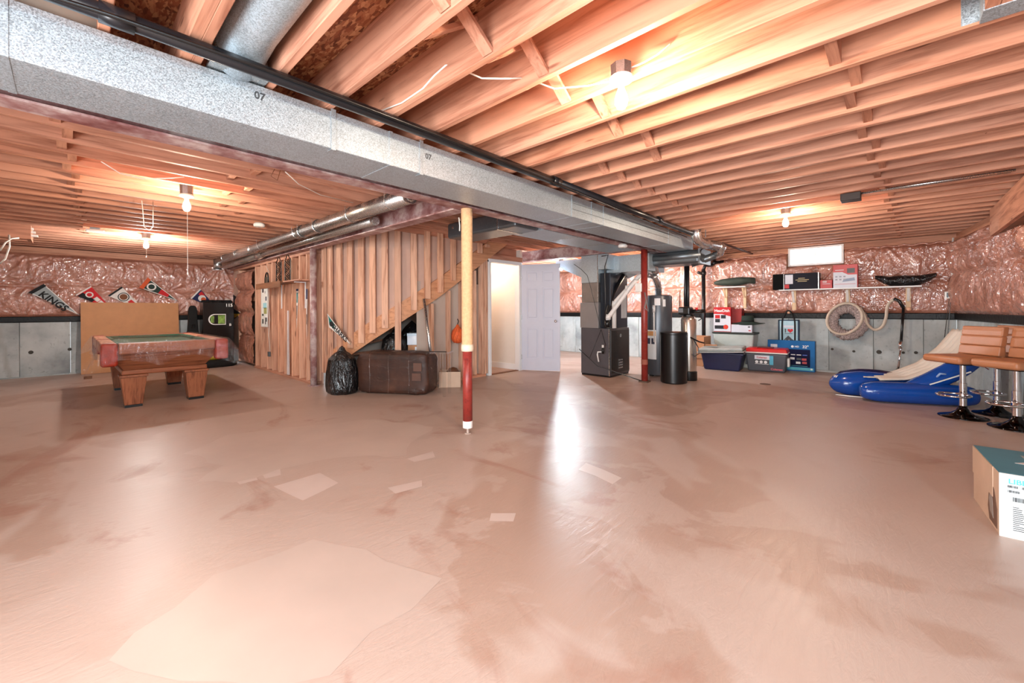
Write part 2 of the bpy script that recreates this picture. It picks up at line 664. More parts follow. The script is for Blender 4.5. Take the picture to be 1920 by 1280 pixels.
patch([(-3.461, 0.577), (-3.260, 0.760), (-3.302, 1.035), (-3.201, 1.463), (-2.847, 1.816), (-3.098, 2.030), (-3.345, 2.469), (-4.060, 2.202), (-4.356, 1.560), (-4.560, 1.022), (-4.239, 0.638), (-3.691, 0.793)], .035, 8)
patch([(-1.678, 2.508), (-1.366, 2.447), (-1.381, 2.585), (-1.703, 2.653)], .02, 9)
# floor drain and the small square floor box
MB().lathe([(.075, 0), (.075, .004), (.05, .005)], 16, (-1.457, 7.264, 0.000)).build('drain_cover', M('rusty_iron', (92, 70, 56), .7), floor)

# ------------------------------------------------------------------ ceiling: joists, bridging, subfloor
ceil = struct('ceiling', label='open ceiling of spruce joists under strand board')
XM = -2.96                                     # main steel beam
YS2, YS3 = 2.55, 6.25                          # cross beams
n0, n1 = -7, 29
for n in range(n0, n1 + 1):
    y = .428 + .3048 * n
    spans = [(XM - .06, rwall_x(y) + .09)]
    if .6 < y < 2.5:
        spans = [(XM - .06, .258), (.40, rwall_x(y) + .09)]
    for a, b in spans:
        MB().box(a, y - .038, JZ, b, y, JT).build('joist', W_X, ceil, bevel=.003, seg=1)
    if n == 0:
        MB().box(XM - .06, y - .077, JZ + .001, rwall_x(y) + .09, y - .039, JT).build('joist', W_X, ceil)
for k in range(27):
    x = -3.24 - .3 * k
    MB().box(x, YF - .06, JZ, x + .038, YS2 + .07, JT).build('joist', W_Y, ceil, bevel=.003, seg=1)
    x2 = x + .041
    y0 = YS2 - .06
    if -6.75 < x < -5.45:
        y0 = 5.15
    MB().box(x2, y0, JZ, x2 + .038, YB + .08, JT).build('joist', W_Y, ceil)
MB().box(-6.7, 5.11, JZ, -5.42, 5.149, JT).build('header', W_X, ceil)
# trimmer in its joist hanger
MB().box(.26, -.6, JZ, .298, 2.520, JT).build('trimmer', W_Y, ceil)
MB().box(.300, -.6, JZ, .338, 2.520, JT).build('trimmer', W_Y, ceil)
MB().box(.340, -.6, JZ, .378, 2.520, JT).build('trimmer', W_Y, ceil)
hg = MB().box(.256, 2.42, JZ - .004, .382, 2.5215, JZ)
hg.box(.2555, 2.42, JZ, .2595, 2.5215, JT - .05).box(.3785, 2.42, JZ, .3825, 2.5215, JT - .05)
hg.box(.205, 2.5215, JZ + .01, .2595, 2.5235, JT - .04).box(.3785, 2.5215, JZ + .01, .43, 2.5235, JT - .04)
hg.build('joist_hanger', GALV, ceil)
# subfloor sheets
pm = MB().box(0, 0, 0, 2.44, 1.22, .016).mesh('subfloor_panel', OSB)
for i in range(6):
    for j in range(10):
        link('subfloor_panel', pm, ceil, (XL - .25 + 2.44 * i, YF - .25 + 1.22 * j, JT))
# rim boards closing the joist ends
MB().box(XL - .25, YB + .09, JZ, 2.9, YB + .13, JT).build('rim_board', W_X, ceil)
MB().box(XL - .25, YF - .13, JZ - .02, 2.9, YF - .09, JT).build('rim_board', W_X, ceil)
MB().box(XL - .13, YF - .2, JZ - .02, XL - .09, YB + .2, JT).build('rim_board', W_Y, ceil)
MB().obox((.705 + .13, YB + .2, (JZ + JT) / 2), (.705 + .13 + .1233 * 13.8, YB - 13.6, (JZ + JT) / 2), .04, JT - JZ + .02).build('rim_board', W_Y, ceil)


# wooden bridging between joists
def brace_x(n, x, flip, w_=.06):
    ya, yb = .428 + .3048 * n, .428 + .3048 * (n + 1) - .038
    za, zb = (JT - .03, JZ + .012) if flip else (JZ + .012, JT - .03)
    MB().obox((x, ya, za), (x, yb, zb), w_, .019, (0, .6, .8)).build('bridging', W_Y, ceil)


def block_x(n, x, w_=.038, z0=.02):
    ya, yb = .428 + .3048 * n, .428 + .3048 * (n + 1) - .038
    MB().box(x, ya, JZ + z0, x + w_, yb, JT).build('blocking', W_Y, ceil)


for n in range(1, 9):
    xx = -1.33 + (.06 if n % 2 else -.02)
    brace_x(n, xx, True)
    brace_x(n, xx - .10, False)
for n in range(8, 15):
    brace_x(n, -1.80, True)
    brace_x(n, -1.87, False)
for n in range(6, 29):
    block_x(n, -.30 + .012 * n + (.05 if n % 2 else 0), .045)
for k in range(1, 20):
    x = -3.24 - .3 * k
    yy = -.10 + .012 * k + (.04 if k % 2 else 0)
    MB().box(x + .038, yy, JZ + .02, x + .3, yy + .05, JT).build('blocking', W_X, ceil)
for k in range(3, 12):
    x = -3.24 - .3 * k
    yy = .92 + .05 * (k - 3) + (.16 if k % 2 else 0)
    MB().box(x + .038, yy, JZ + .03, x + .3, yy + .045, JT).build('blocking', W_X, ceil)

# ------------------------------------------------------------------ concrete + insulated outside walls
PLATE = W_X


def outside_wall(name, label, loc, rz, length, ztop, pieces, seed, hole_rows=(), panel=.61, zc=1.0, x0=0., plates=True, holes=None):
    w_ = struct(name, loc, rz, label)
    r = random.Random(seed)
    x = x0
    while x < length - .01:
        x2 = min(length, x + panel)
        dy = r.uniform(-.008, .008)
        MB().box(x + .002, dy, 0, x2 - .002, .2, zc).build('concrete_panel', CONC, w_, bevel=.006, seg=1)
        x = x2
    for hx, hz, hr in (holes or []):
        MB().lathe([(hr * .7, 0), (hr * .55, .004), (hr * .25, .005)], 12).build('tie_hole', HOLE, w_, (hx, -.009, hz)).rotation_euler = (PI / 2, 0, 0)
    bn = MB().box(x0, -.030, zc - .03, length, .02, zc + .075)
    bn.build('membrane_strip', BLACKFILM, w_, bevel=.012)
    for i, (a, b, z1, folds) in enumerate(pieces):
        wrinkled(b - a, z1 - (zc + .06), zc + .06, [0] + folds + [z1 - zc - .06], seed + 11 * i).build('insulation_sheet', INSUL, w_, (a, 0, 0), smooth=True)
    return w_


wl = outside_wall('wall_left', 'pink insulated wall over a grey concrete base', (XL, YF, 0), PI / 2, 4.62, 2.2,
                  [(0, 4.42, 2.2, [.55])], 3, holes=[(.95, .42, .035), (1.35, .44, .045), (1.82, .46, .04), (.3, .43, .04), (2.7, .44, .035), (3.4, .44, .035)])
MB().box(0, -.02, 2.2, 4.4, .12, 2.245).build('top_plate', W_X, wl)
MB().box(0, -.0, 2.246, 4.4, .12, JZ - .001).build('top_plate', W_X, wl)
MB().box(0, .06, 1.0, 4.7, .2, JZ).build('sheathing', OSB, wl)
MB().box(.8, -.03, 0, 2.0, .1, .02).build('footing', CONC, wl)

wb = outside_wall('wall_back', 'pink insulated wall over grey concrete with the shelves', (XL, YB, 0), 0, 11.955, 2.2,
                  [(0, 7.72, 2.2, [.55]), (7.72, 9.74, 2.2, [.55]), (9.74, 10.60, 1.95, [.50]), (10.60, 11.95, 2.2, [.56])], 21,
                  holes=[(9.85, .40, .03), (10.42, .42, .03), (10.72, .40, .03), (11.05, .41, .05), (11.35, .42, .03), (11.50, .43, .035)])
for a, b in ((0, 9.76), (10.585, 11.955)):
    MB().box(a, -.03, 2.2, b, .12, 2.243).build('top_plate', W_X, wb)
    MB().box(a, -.01, 2.2445, b, .12, JZ - .001).build('top_plate', W_X, wb)
    MB().box(a, .06, 1.0, b, .2, JZ).build('sheathing', OSB, wb)
MB().box(9.76, .06, 1.0, 10.585, .2, 1.955).build('sheathing', OSB, wb)
MB().box(9.0, -.045, 0, 11.9, .0, .035).build('footing', CONC, wb)
# plastic bunched at the top of the wall
for a, b in ((7.8, 9.7), (10.65, 11.9)):
    pts = [(a + (b - a) * i / 30, -.03 + .012 * math.sin(i * 2.1), 2.19 + .012 * math.sin(i * 1.3 + a)) for i in range(31)]
    MB().tube(pts, [.012 + .007 * abs(math.sin(i * 1.9)) for i in range(31)], 7).build('sheet_edge', INSUL, wb, smooth=True)

wr = outside_wall('wall_right', 'pink insulated wall behind the bar stools', (.705, YB, 0), RW, 11.5, 2.2,
                  [(.03, 11.5, 2.2, [.62, .98])], 47)
MB().box(0, -.02, 2.2, 11.5, .12, 2.245).build('top_plate', W_X, wr)
MB().box(0, -.0, 2.246, 11.5, .12, JZ - .001).build('top_plate', W_X, wr)
MB().box(0, .06, 1.0, 11.5, .2, JZ).build('sheathing', OSB, wr)

wf = struct('wall_front', (2.5, YF, 0), PI, 'plain drywall with an added patio door behind the photographer')
MB().box(0, 0, 0, 1.48, .1, JZ).build('drywall_panel', WALLW, wf)
MB().box(4.32, 0, 0, 14.0, .1, JZ).build('drywall_panel', WALLW, wf)
MB().box(1.48, 0, 2.0, 4.32, .1, JZ).build('drywall_panel', WALLW, wf)
d3 = struct('added_patio_door', (1.02, YF, 0), PI, 'unseen glass patio door added for fill light behind the photographer')  # invented door out of view, built around the added fill light
for k in range(2):
    x = 1.42 * k
    for z0, z1, x0, x1 in ((0, .10, x, x + 1.42), (1.93, 2.0, x, x + 1.42), (.10, 1.93, x, x + .07), (.10, 1.93, x + 1.35, x + 1.42)):
        MB().box(x0, .02, z0, x1, .07, z1).build('door_rail', WHITE, d3)
    MB().box(x + .07, .045, .10, x + 1.35, .051, 1.93).build('door_pane', GLASS, d3)


# windows
def make_window(name, parent_loc, rz, w_, h_, label, bars=1):
    o = struct(name, parent_loc, rz, label)
    fr = MB()
    t_ = .035
    fr.box(0, -.045, 0, w_, .10, t_).box(0, -.045, h_ - t_, w_, .10, h_).box(0, -.045, t_, t_, .10, h_ - t_).box(w_ - t_, -.045, t_, w_, .10, h_ - t_)
    fr.build('window_frame', WHITE, o, bevel=.004)
    for i in range(bars):
        x = w_ * (i + 1) / (bars + 1)
        MB().box(x - .008, .05, t_, x + .008, .08, h_ - t_).build('mullion', WHITE, o)
    MB().box(t_, .060, t_, w_ - t_, .066, h_ - t_).build('window_pane', GLASS, o)
    return o


make_window('window_1', (-1.49, YB, 1.955), 0, .83, .345, 'small white basement window glowing with daylight')
make_window('added_side_window', (rwall_x(.85) - .02, .85, 1.58), RW, 1.6, .6, 'unseen high window added for fill light beside the photographer')  # second window is invented, out of view, to carry the side fill

# ------------------------------------------------------------------ steel beams
def ibeam(name, label, a, b, w_=.145, h_=.2, tf=.012, tw=.009):
    a, b = Vector(a), Vector(b)
    d = (b - a).normalized()
    sd = d.cross(Vector((0, 0, 1)))
    poly = [(-w_ / 2, 0), (w_ / 2, 0), (w_ / 2, tf), (tw / 2, tf), (tw / 2, h_ - tf), (w_ / 2, h_ - tf), (w_ / 2, h_), (-w_ / 2, h_), (-w_ / 2, h_ - tf), (-tw / 2, h_ - tf), (-tw / 2, tf), (-w_ / 2, tf)]
    ln = (b - a).length
    m = MB()
    m.prism(poly, lambda p, q, h: tuple(sd * p + Vector((0, 0, q)) + d * h), 0, ln)
    return tag(m.build(name, STEEL, None, a), label, 'beam')


ibeam('steel_beam', 'long rusty red steel beam beside the main sheet-metal duct', (XM, YF + .02, 2.108), (XM, YB - .02, 2.108))
ibeam('steel_beam', 'red steel cross beam above the stud wall, carrying round ducts', (XL + .02, YS2, 2.106), (XM - .08, YS2, 2.106))
ibeam('steel_beam', 'short steel cross beam above the open white door', (-5.75, YS3, 2.108), (XM - .08, YS3, 2.108))

# dropped wooden beam boxed out from the right wall
db = thing('dropped_beam', 'boxed wooden beam dropping below the joists at upper right', 'beam', (.83, 7.45, 2.0))
MB().box(0, -9.0, 0, .038, 0, .309).build('side_board', W_Y, db)
MB().box(.039, -9.0, .0, .12, 0, .04).build('bottom_board', W_DK, db)

# ------------------------------------------------------------------ interior stud wall under the cross beam
wp = struct('wall_partition', label='bare stud wall under the steel cross beam')
YS = 2.66
for i, x in enumerate((-10.72, -9.52, -9.16, -8.80, -8.52, -8.18, -7.86, -7.52, -7.18, -6.88, -6.68)):
    MB().box(x - .019, YS - .07, .045, x + .019, YS + .07, 2.06).build('stud', W_Z, wp, bevel=.002, seg=1)
MB().box(-9.6, YS - .07, 0.0, -6.64, YS + .07, .044).build('bottom_plate', W_X, wp)
MB().box(-11.2, YS - .07, 2.061, -6.64, YS + .07, 2.104).build('top_plate', W_X, wp)
MB().box(-11.2, YS + .075, .0, -6.62, YS + .088, 2.10).build('drywall_panel', DRYB, wp)
for x in (-10.05,):
    MB().box(x - .17, YS - .06, 1.36, x + .42, YS - .02, 1.44).build('blocking', W_X, wp)
wrinkled(1.05, 1.98, .04, [0, .62, 1.1, 1.55, 1.98], 77, amp=.10, wr=.03).build('insulation_sheet', INSUL, wp, (-10.62, YS - .01, 0), smooth=True)
MB().box(-11.2, YS - .06, .3, -10.70, YS - .045, 2.06).build('board', DRYB, wp)

# ------------------------------------------------------------------ curved stair and its wall
AC, AR = (-6.6, 4.10), 1.35
SA = AR * PI / 2


def arc(s, r=AR):
    if s <= SA:
        p = s / AR
        return (AC[0] + r * math.sin(p), AC[1] - r * math.cos(p), p)
    return (AC[0] + r, AC[1] + (s - SA), PI / 2)


def zlow(s):                                    # lower edge of the stringer
    return .08 + .645 * s


ws = struct('wall_stairs', label='curved stair wall of close-set studs')


def vert_board(s, z0, z1, r, w_=.089, t_=.038, name='stud', mat=None, parent=None):
    x, y, p = arc(s, r)
    tx, ty = math.cos(p), math.sin(p)
    ox, oy = math.sin(p), -math.cos(p)
    m = MB()
    vs = []
    for z in (z0, z1):
        for b in (-t_ / 2, t_ / 2):
            for a in (-w_ / 2, w_ / 2):
                vs.append((x + tx * a + ox * b, y + ty * a + oy * b, z))
    m.add(vs, [(0, 2, 3, 1), (4, 5, 7, 6), (0, 1, 5, 4), (2, 6, 7, 3), (0, 4, 6, 2), (1, 3, 7, 5)])
    return m.build(name, mat or W_Z, parent or ws)


ss = [.08, .245, .454, .648, .828, .995, 1.17, 1.349, 1.577, 1.782, 1.999, 2.248]
for i, s in enumerate(ss):
    zb = max(.02, zlow(s) + (.10 if i % 2 else .06)) if i != 7 else .02
    vert_board(s, zb, 2.37, AR + .035)
for s in (SA + .72, SA + .90):
    vert_board(s, zlow(s) + .22, 2.30, AR + .03)


def arc_strip(name, s0, s1, zf0, zf1, r0, r1, mat, parent, n=40):
    m = MB()
    vs = []
    for i in range(n + 1):
        s = s0 + (s1 - s0) * i / n
        for r in (r0, r1):
            x, y, p = arc(s, r)
            vs += [(x, y, zf0(s)), (x, y, zf1(s))]
    fs = []
    for i in range(n):
        a, b = i * 4, i * 4 + 4
        fs += [(a, b, b + 1, a + 1), (a + 2, a + 3, b + 3, b + 2), (a + 1, b + 1, b + 3, a + 3), (a, a + 2, b + 2, b)]
    fs += [(0, 1, 3, 2), (n * 4, n * 4 + 2, n * 4 + 3, n * 4 + 1)]
    m.add(vs, fs)
    return m.build(name, mat, parent)


arc_strip('top_plate', -.02, SA + .9, lambda s: 2.371, lambda s: 2.43, AR - .03, AR + .06, W_STR, ws)
arc_strip('drywall_panel', .0, SA + 1.1, lambda s: max(.0, zlow(s) + .12), lambda s: 2.37, AR - .035, AR - .022, DRYB, ws)
# stairs
st = thing('staircase', 'curved wooden staircase rising behind the brown wrapped bundle', 'staircase')
arc_strip('stringer', .1, SA + 1.62, lambda s: max(.01, zlow(s)), lambda s: max(.05, zlow(s) + .30), AR - .02, AR + .014, W_STR, st, 50)
ns = 11
for i in range(ns):
    s0, s1 = .25 + i * .29, .25 + (i + 1) * .29 + .03
    z = max(.19, zlow(s0 + .15) + .16)
    arc_strip('tread', s0, s1, lambda s: z - .03, lambda s: z, .42, AR - .025, W_X, st, 4)
    arc_strip('riser', s1 - .06, s1 - .045, lambda s: z + .002, lambda s: z + .16, .42, AR - .025, DRYG, st, 1)
# wall below the high end of the stair, beside the door
wd = struct('wall_door', label='stud and drywall wall holding the white door')
XD = -5.25
MB().box(XD - .10, 3.62, 0, XD - .088, 5.0, 1.6).build('drywall_panel', DRYG, wd)
for y in (3.85, 4.18, 4.45, 4.74):
    MB().box(XD - .086, y - .019, .05, XD + .0, y + .019, zlow(SA + y - 4.1) - .03).build('stud', W_Z, wd)
MB().box(XD - .086, 3.63, 0, XD, 4.98, .045).build('bottom_plate', W_Y, wd)
for y in (4.90, 4.955, 5.0):
    MB().box(XD - .086, y - .019, .046, XD + .01, y + .019, 2.06).build('stud', W_Z, wd)
MB().box(XD - .086, 4.86, 2.061, XD + .01, 5.95, 2.15).build('header', W_Y, wd)
MB().box(XD - .3, 4.86, 2.151, XD - .1, 5.95, 2.31).build('header', W_Y, wd)
# under-stair back wall
MB().box(-6.62, 3.1, 0, -6.60, 5.05, 1.3).build('drywall_panel', DRYG, wd)
MB().box(-6.62, 5.02, 0, -5.36, 5.04, 2.3).build('drywall_panel', DRYG, wd)
# hall seen through the doorway
MB().box(-7.6, 5.89, 0, XD - .0, 5.95, 2.3).build('plaster_panel', WALLW, wd)
MB().box(-7.6, 5.05, 0, -7.55, 5.9, 2.3).build('plaster_panel', WALLW, wd)
bb = MB().box(-7.5, 5.872, 0, XD - .06, 5.889, .11).build('baseboard_1', WHITE)
bb['kind'] = 'structure'

d1 = struct('door_1', (XD, 5.86, 0), 0, 'open white six-panel door in its casing')
MB().box(-.09, -.83, 0, .03, -.77, 2.04).build('door_jamb', WHITE, d1, bevel=.004)
MB().box(-.09, -.03, 0, .03, .045, 2.06).build('door_jamb', WHITE, d1, bevel=.004)
MB().box(-.09, -.83, 2.0, .035, .045, 2.06).build('door_head', WHITE, d1, bevel=.004)
MB().box(-.08, -.77, 0, .0, -.03, .012).build('threshold', W_DK, d1)
# the leaf, swung out into the basement
lf = struct('door_2', (-5.215, 5.885, .012), math.atan2(6.195 - 5.885, -4.585 + 5.215), 'white six-panel door leaf standing open')
LW_, LH_ = .735, 2.0
MB().box(0, .012, 0, LW_, .026, LH_).build('door_core', DOORW, lf)
st_ = MB()
for sgn in (0, 1):
    y0, y1 = (0, .0119) if sgn == 0 else (.0261, .038)
    for x0, x1 in ((0, .105), (.32, .415), (.63, LW_)):
        st_.box(x0, y0, 0, x1, y1, LH_)
    for z0, z1 in ((0, .22), (.80, .97), (1.56, 1.66), (1.87, LH_)):
        st_.box(.105, y0, z0, .32, y1, z1)
        st_.box(.415, y0, z0, .63, y1, z1)
st_.build('door_frame', DOORW, lf)
for x0, x1 in ((.13, .295), (.44, .605)):
    for z0, z1 in ((.25, .77), (1.0, 1.53), (1.69, 1.84)):
        MB().box(x0, .003, z0, x1, .0119, z1).build('raised_panel', DOORW, lf, bevel=.005, seg=1)
kn = MB().lathe([(.0, 0), (.02, .0), (.012, .012), (.011, .03), (.026, .042), (.028, .056), (.018, .068)], 14)
k_ = kn.build('door_knob', CHROME, lf, (LW_ - .07, 0, .93), smooth=True)
k_.rotation_euler = (PI / 2, 0, 0)
for z in (.25, 1.0, 1.75):
    MB().tube([(.0, -.008, z - .045), (.0, -.008, z + .045)], .008, 8).build('hinge', GALV_S, lf)

# ================================================================== LAMPS
E_WARM = emit('incandescent_glow', (1.0, .79, .60, 1), BULB_W * 31)
E_NEUT = emit('led_glow', (1.0, .97, .92, 1), BULB_W * 62)
E_COOL = emit('daylight_led_glow', (.80, .92, 1.0, 1), BULB_W * 180)


def bulb_fixture(label, p, glow, cord=None, box=True):
    """bare bulb hanging base-up under a joist; p = centre of the glass"""
    t = thing('ceiling_bulb', label, 'light', (p[0], p[1], JZ - .0))
    z = p[2] - JZ
    MB().lathe([(.005, z - .045), (.018, z - .041), (.028, z - .022), (.0305, z), (.026, z + .022), (.017, z + .045), (.014, z + .055)], 14).build('bulb', glow, t, smooth=True)
    MB().lathe([(.014, z + .0552), (.016, z + .075), (.024, z + .08), (.055, z + .092), (.058, z + .105), (.05, z + .112)], 18).build('lamp_holder', PORC, t, smooth=True)
    MB().lathe([(.05, z + .1125), (.052, max(z + .14, .03)), (.05, max(z + .141, .031))], 8).build('junction_box', GALV_D, t)
    if cord:
        MB().tube([(.03, 0, z + .09), (.035, 0, z + .04), (.036, 0, z - cord)], .0022, 5).build('pull_cord', WIRE, t)
        MB().lathe([(.004, 0), (.007, .01), (.003, .028)], 8, (.036, 0, z - cord - .02)).build('pull_knob', PORC, t)
    return t


bulb_fixture('bare glowing bulb on white cable, nearest at upper right', (-0.969, 1.830, 2.172), E_WARM)
bulb_fixture('bare glowing bulb at right, above the shelf window', (-0.947, 5.807, 2.172), E_WARM)
bulb_fixture('bare glowing bulb at left with a long pull string', (-4.843, 0.757, 2.134), E_WARM, .62)
bulb_fixture('bare glowing bulb above the pool table', (-8.247, 0.803, 2.148), E_NEUT, .17)
bulb_fixture('bright bluish bulb over the white door edge', (-5.336, 7.327, 2.055), E_COOL)
bulb_fixture('glowing bulb half hidden behind the water heater flue', (-3.505, 8.072, 1.880), E_WARM)
bulb_fixture('added bulb that brightens the white hall behind the door', (-6.2, 5.45, 2.1), E_WARM)  # made-up lamp, added to brighten the dark hall

# ================================================================== DUCTS AND PIPES
DX0, DX1, DZ0, DZ1 = -2.72, -2.35, 2.08, 2.295
du = thing('supply_duct', 'long rectangular galvanised duct running under the joists', 'duct')
cuts = [YF + .03, -0.156, 1.404, 3.420, 3.785, 4.026, 5.814, 6.75]
for a, b in zip(cuts[:-1], cuts[1:]):
    MB().box(DX0, a + .0015, DZ0, DX1, b - .0015, DZ1).build('duct_section', GALV, du, bevel=.003, seg=1)
    MB().box(DX0 - .002, b - .012, DZ0 - .002, DX1 + .003, b + .012, DZ1 + .001).build('seam_strip', GALV, du)
for y in (1.036, 1.634):
    m = MB().box(DX1 + .001, y - .014, DZ0 - .003, DX1 + .004, y + .014, DZ1 + .012)
    m.box(DX1 - .05, y - .014, DZ0 - .006, DX1 + .004, y + .014, DZ0 - .003)
    m.build('hanger_strap', GALV, du)
for zz in (2.155, 2.215):
    MB().box(DX1 + .001, cuts[3], zz, DX1 + .0035, cuts[6], zz + .004).build('crease', GALV_D, du)
text('duct_mark', '07', .05, GALV_D, du, (DX1 + .001, 0.663, 2.24), face(1, 0))
text('duct_mark', '07', .05, GALV_D, du, (DX1 + .001, 1.691, 2.21), face(1, 0))

# curved transition at the far end of the duct
tr = thing('duct_elbow', 'grey rounded sheet-metal elbow under the far duct end', 'duct', (-2.55, 6.62, 0))
def _elb(u, v):
    a = PI * (.5 + u * .9)
    return (-.42 + v * .80, .20 + .22 * math.cos(a) * 1.1, 1.99 + .11 * math.sin(a) - .0)
MB().grid(_elb, 14, 2).build('elbow_shell', GALV_D, tr, solid=.004, smooth=True)
MB().box(-.42, -.02, 1.87, .36, .45, 2.078).build('elbow_box', GALV_D, tr, bevel=.05, seg=4)
MB().box(.34, -.04, 1.86, .365, .47, 2.09).build('flange', GALV_D, tr)

# branch ducts left of the beam
bd = thing('branch_duct', 'dark blue-grey box duct crossing behind the rope-wrapped column', 'duct', (-4.34, 3.42, 2.098))
MB().box(0, 0, 0, 1.22, .42, .2).build('duct_body', GALV_D, bd, bevel=.03, seg=3)
MB().box(.93, -.004, -.004, .95, .424, .204).build('seam_strip', GALV_S, bd)
MB().lathe([(.02, 0), (.018, .004)], 12).build('cap_plug', GALV_S, bd, (.12, -.002, .13)).rotation_euler = (PI / 2, 0, 0)
rd = thing('return_duct', 'flat sheet-metal return duct left of the steel beam', 'duct', (-3.56, 3.86, 2.11))
for i, (a, b) in enumerate(((0, .72), (.722, 1.45), (1.452, 2.28))):
    MB().box(0, a, 0, .50, b, .18).build('duct_section', GALV, rd, bevel=.003, seg=1)
    MB().box(-.002, b - .01, -.004, .502, b + .01, 0).build('seam_strip', GALV_S, rd)

# round duct in the joist bay, upper left, with its boot
r1 = thing('round_duct', 'fat round galvanised duct lying between two joists, upper left', 'duct')
yc = .565
MB().tube([(-2.36, yc, 2.375), (-2.25, yc, 2.405), (-2.1, yc, 2.425), (-1.6, yc, 2.425), (.2, yc, 2.425)], [.10, .105, .105, .105, .105], 28).build('pipe', GALV, r1, smooth=True)
MB().taper((-2.33, yc, 2.30), .16, .24, (-2.33, yc, 2.40), .14, .2).build('boot', GALV_S, r1)
# grey plastic duct glimpsed behind the main duct
tag(MB().tube([(-2.55, -.75, 2.40), (-2.52, -.25, 2.40), (-2.50, .12, 2.37)], [.07, .07, .05], 16).build('vent_hose', M('grey_plastic', (190, 176, 160), .5), None, smooth=True), 'grey plastic tube end showing above the duct at upper left', 'pipe')

# round ducts beside the cross beam
def strap_ring(c, r, parent):
    pts = [(c[0], c[1] + r * math.cos(a), c[2] + r * math.sin(a)) for a in [PI * (.5 + 2 * k / 20) for k in range(21)]]
    MB().tube(pts, .006, 6).build('clamp', GALV_S, parent)


r2 = thing('round_duct', 'upper shiny round duct along the steel cross beam', 'duct')
Y2, Z2_ = 2.17, 2.228
MB().tube([(-3.32, Y2, Z2_), (-5.9, Y2, Z2_)], .078, 26).build('pipe', GALV_S, r2, smooth=True)
MB().tube([(-5.9, Y2, Z2_), (-6.05, Y2, Z2_), (-8.1, Y2, Z2_)], [.08, .06, .06], 22).build('pipe', GALV_S, r2, smooth=True)
MB().tube([(-8.1, Y2, Z2_), (-8.2, Y2, Z2_ - .01), (-10.5, Y2, Z2_ - .01)], [.062, .07, .07], 22).build('pipe', GALV_S, r2, smooth=True)
MB().lathe([(.079, 0), (.081, .02), (.06, .022), (.05, .026)], 26).build('end_cap', GALV_S, r2, (-3.32, Y2, Z2_)).rotation_euler = (0, PI / 2, 0)
for x in (-3.62, -4.45, -5.35, -5.85, -6.05, -7.6, -9.0, -9.9):
    strap_ring((x, Y2, Z2_), .083 if x > -5.9 else .073, r2)
    MB().box(x - .008, Y2 - .084, Z2_, x + .008, Y2 - .082, JZ).build('hanger_strap', GALV_S, r2)
MB().tube([(-10.55, Y2, Z2_ + .02), (-10.55, Y2, Z2_ - .19)], .075, 20).build('down_pipe', GALV_S, r2, smooth=True)
MB().lathe([(.10, 0), (.10, .008), (.076, .012)], 20, (-10.55, Y2, Z2_ - .20)).build('flange', GALV_S, r2)
r3 = thing('round_duct', 'lower round duct tucked against the steel cross beam', 'duct')
Y3, Z3 = 2.385, 2.185
MB().tube([(-4.36, Y3, Z3), (-8.4, Y3, Z3)], .056, 22).build('pipe', GALV_S, r3, smooth=True)
MB().tube([(-8.55, Y3, Z3), (-11.0, Y3, Z3 - .02)], .07, 22).build('pipe', GALV_S, r3, smooth=True)
MB().tube([(-8.3, Y3, Z3), (-8.5, Y3, Z3 - .005), (-8.6, Y3 - .0, Z3 - .02)], [.06, .075, .07], 18).build('elbow', ALUM, r3, smooth=True)
MB().lathe([(.057, 0), (.06, .015), (.04, .02), (.035, .035)], 22).build('end_cap', GALV_S, r3, (-4.36, Y3, Z3)).rotation_euler = (0, PI / 2, 0)

# black drain pipe following the main duct
bp = thing('drain_pipe', 'long black plastic drain pipe hung beside the main duct', 'pipe')
MB().tube([(-2.165, -1.6, 2.276), (-2.165, 2.9, 2.272)], .032, 18).build('pipe', ABS, bp, smooth=True)
MB().tube([(-2.165, 2.9, 2.272), (-2.17, 6.55, 2.262)], .034, 18).build('pipe', ABS, bp, smooth=True)
for y in (.13, 2.9, 5.05):
    MB().tube([(-2.165, y - .05, 2.273), (-2.165, y + .05, 2.273)], .039, 18).build('coupling', ABS, bp, smooth=True)
tag(MB().tube([(-2.20, -1.2, 2.31), (-2.19, -.35, 2.25), (-2.12, .1, 2.25), (-2.11, .6, 2.263), (-2.115, 1.6, 2.262), (-2.14, 3.2, 2.235), (-2.2, 4.4, 2.226), (-2.24, 6.2, 2.215)], .009, 8).build('black_cable', BLACK, None, smooth=True), 'thin black cable tied along the black drain pipe', 'cable')

# white cables stapled to the joists by the near bulb
def cable(pts, label, r=.006, mat=None):
    return tag(MB().tube(pts, r, 7, flat=.6).build('cable', mat or WIRE, None, smooth=True), label, 'cable')


cable([(-2.27, 1.29, 2.36), (-2.05, 1.296, 2.335), (-1.85, 1.30, 2.345), (-1.75, 1.30, 2.375), (-1.66, 1.303, 2.392), (-1.62, 1.33, 2.395)], 'white cable rising along a joist right of the black pipe')
cable([(-1.60, 1.37, 2.372), (-1.55, 1.45, 2.345), (-1.48, 1.52, 2.345), (-1.42, 1.61, 2.36)], 'short white cable looping across one joist bay')
cable([(-1.38, 1.67, 2.352), (-1.32, 1.76, 2.328), (-1.18, 1.86, 2.330), (-1.06, 1.89, 2.322), (-1.02, 1.86, 2.325)], 'white cable running to the near bare bulb from the left')
cable([(-.93, 1.86, 2.325), (-.88, 1.885, 2.34), (-.82, 1.895, 2.355), (-.76, 1.905, 2.385)], 'white cable leaving the near bare bulb to the right')
cable([(-4.457, 0.178, 2.306), (-4.576, 0.289, 2.270), (-4.540, 0.424, 2.250), (-4.511, 0.563, 2.280), (-4.464, 0.681, 2.306)], 'slack white cable sagging under the left joists')
cable([(-3.692, 1.228, 2.306), (-3.874, 1.397, 2.280), (-4.046, 1.652, 2.270), (-4.234, 2.075, 2.306)], 'white cable hanging under the joists left of the round duct end', .005)
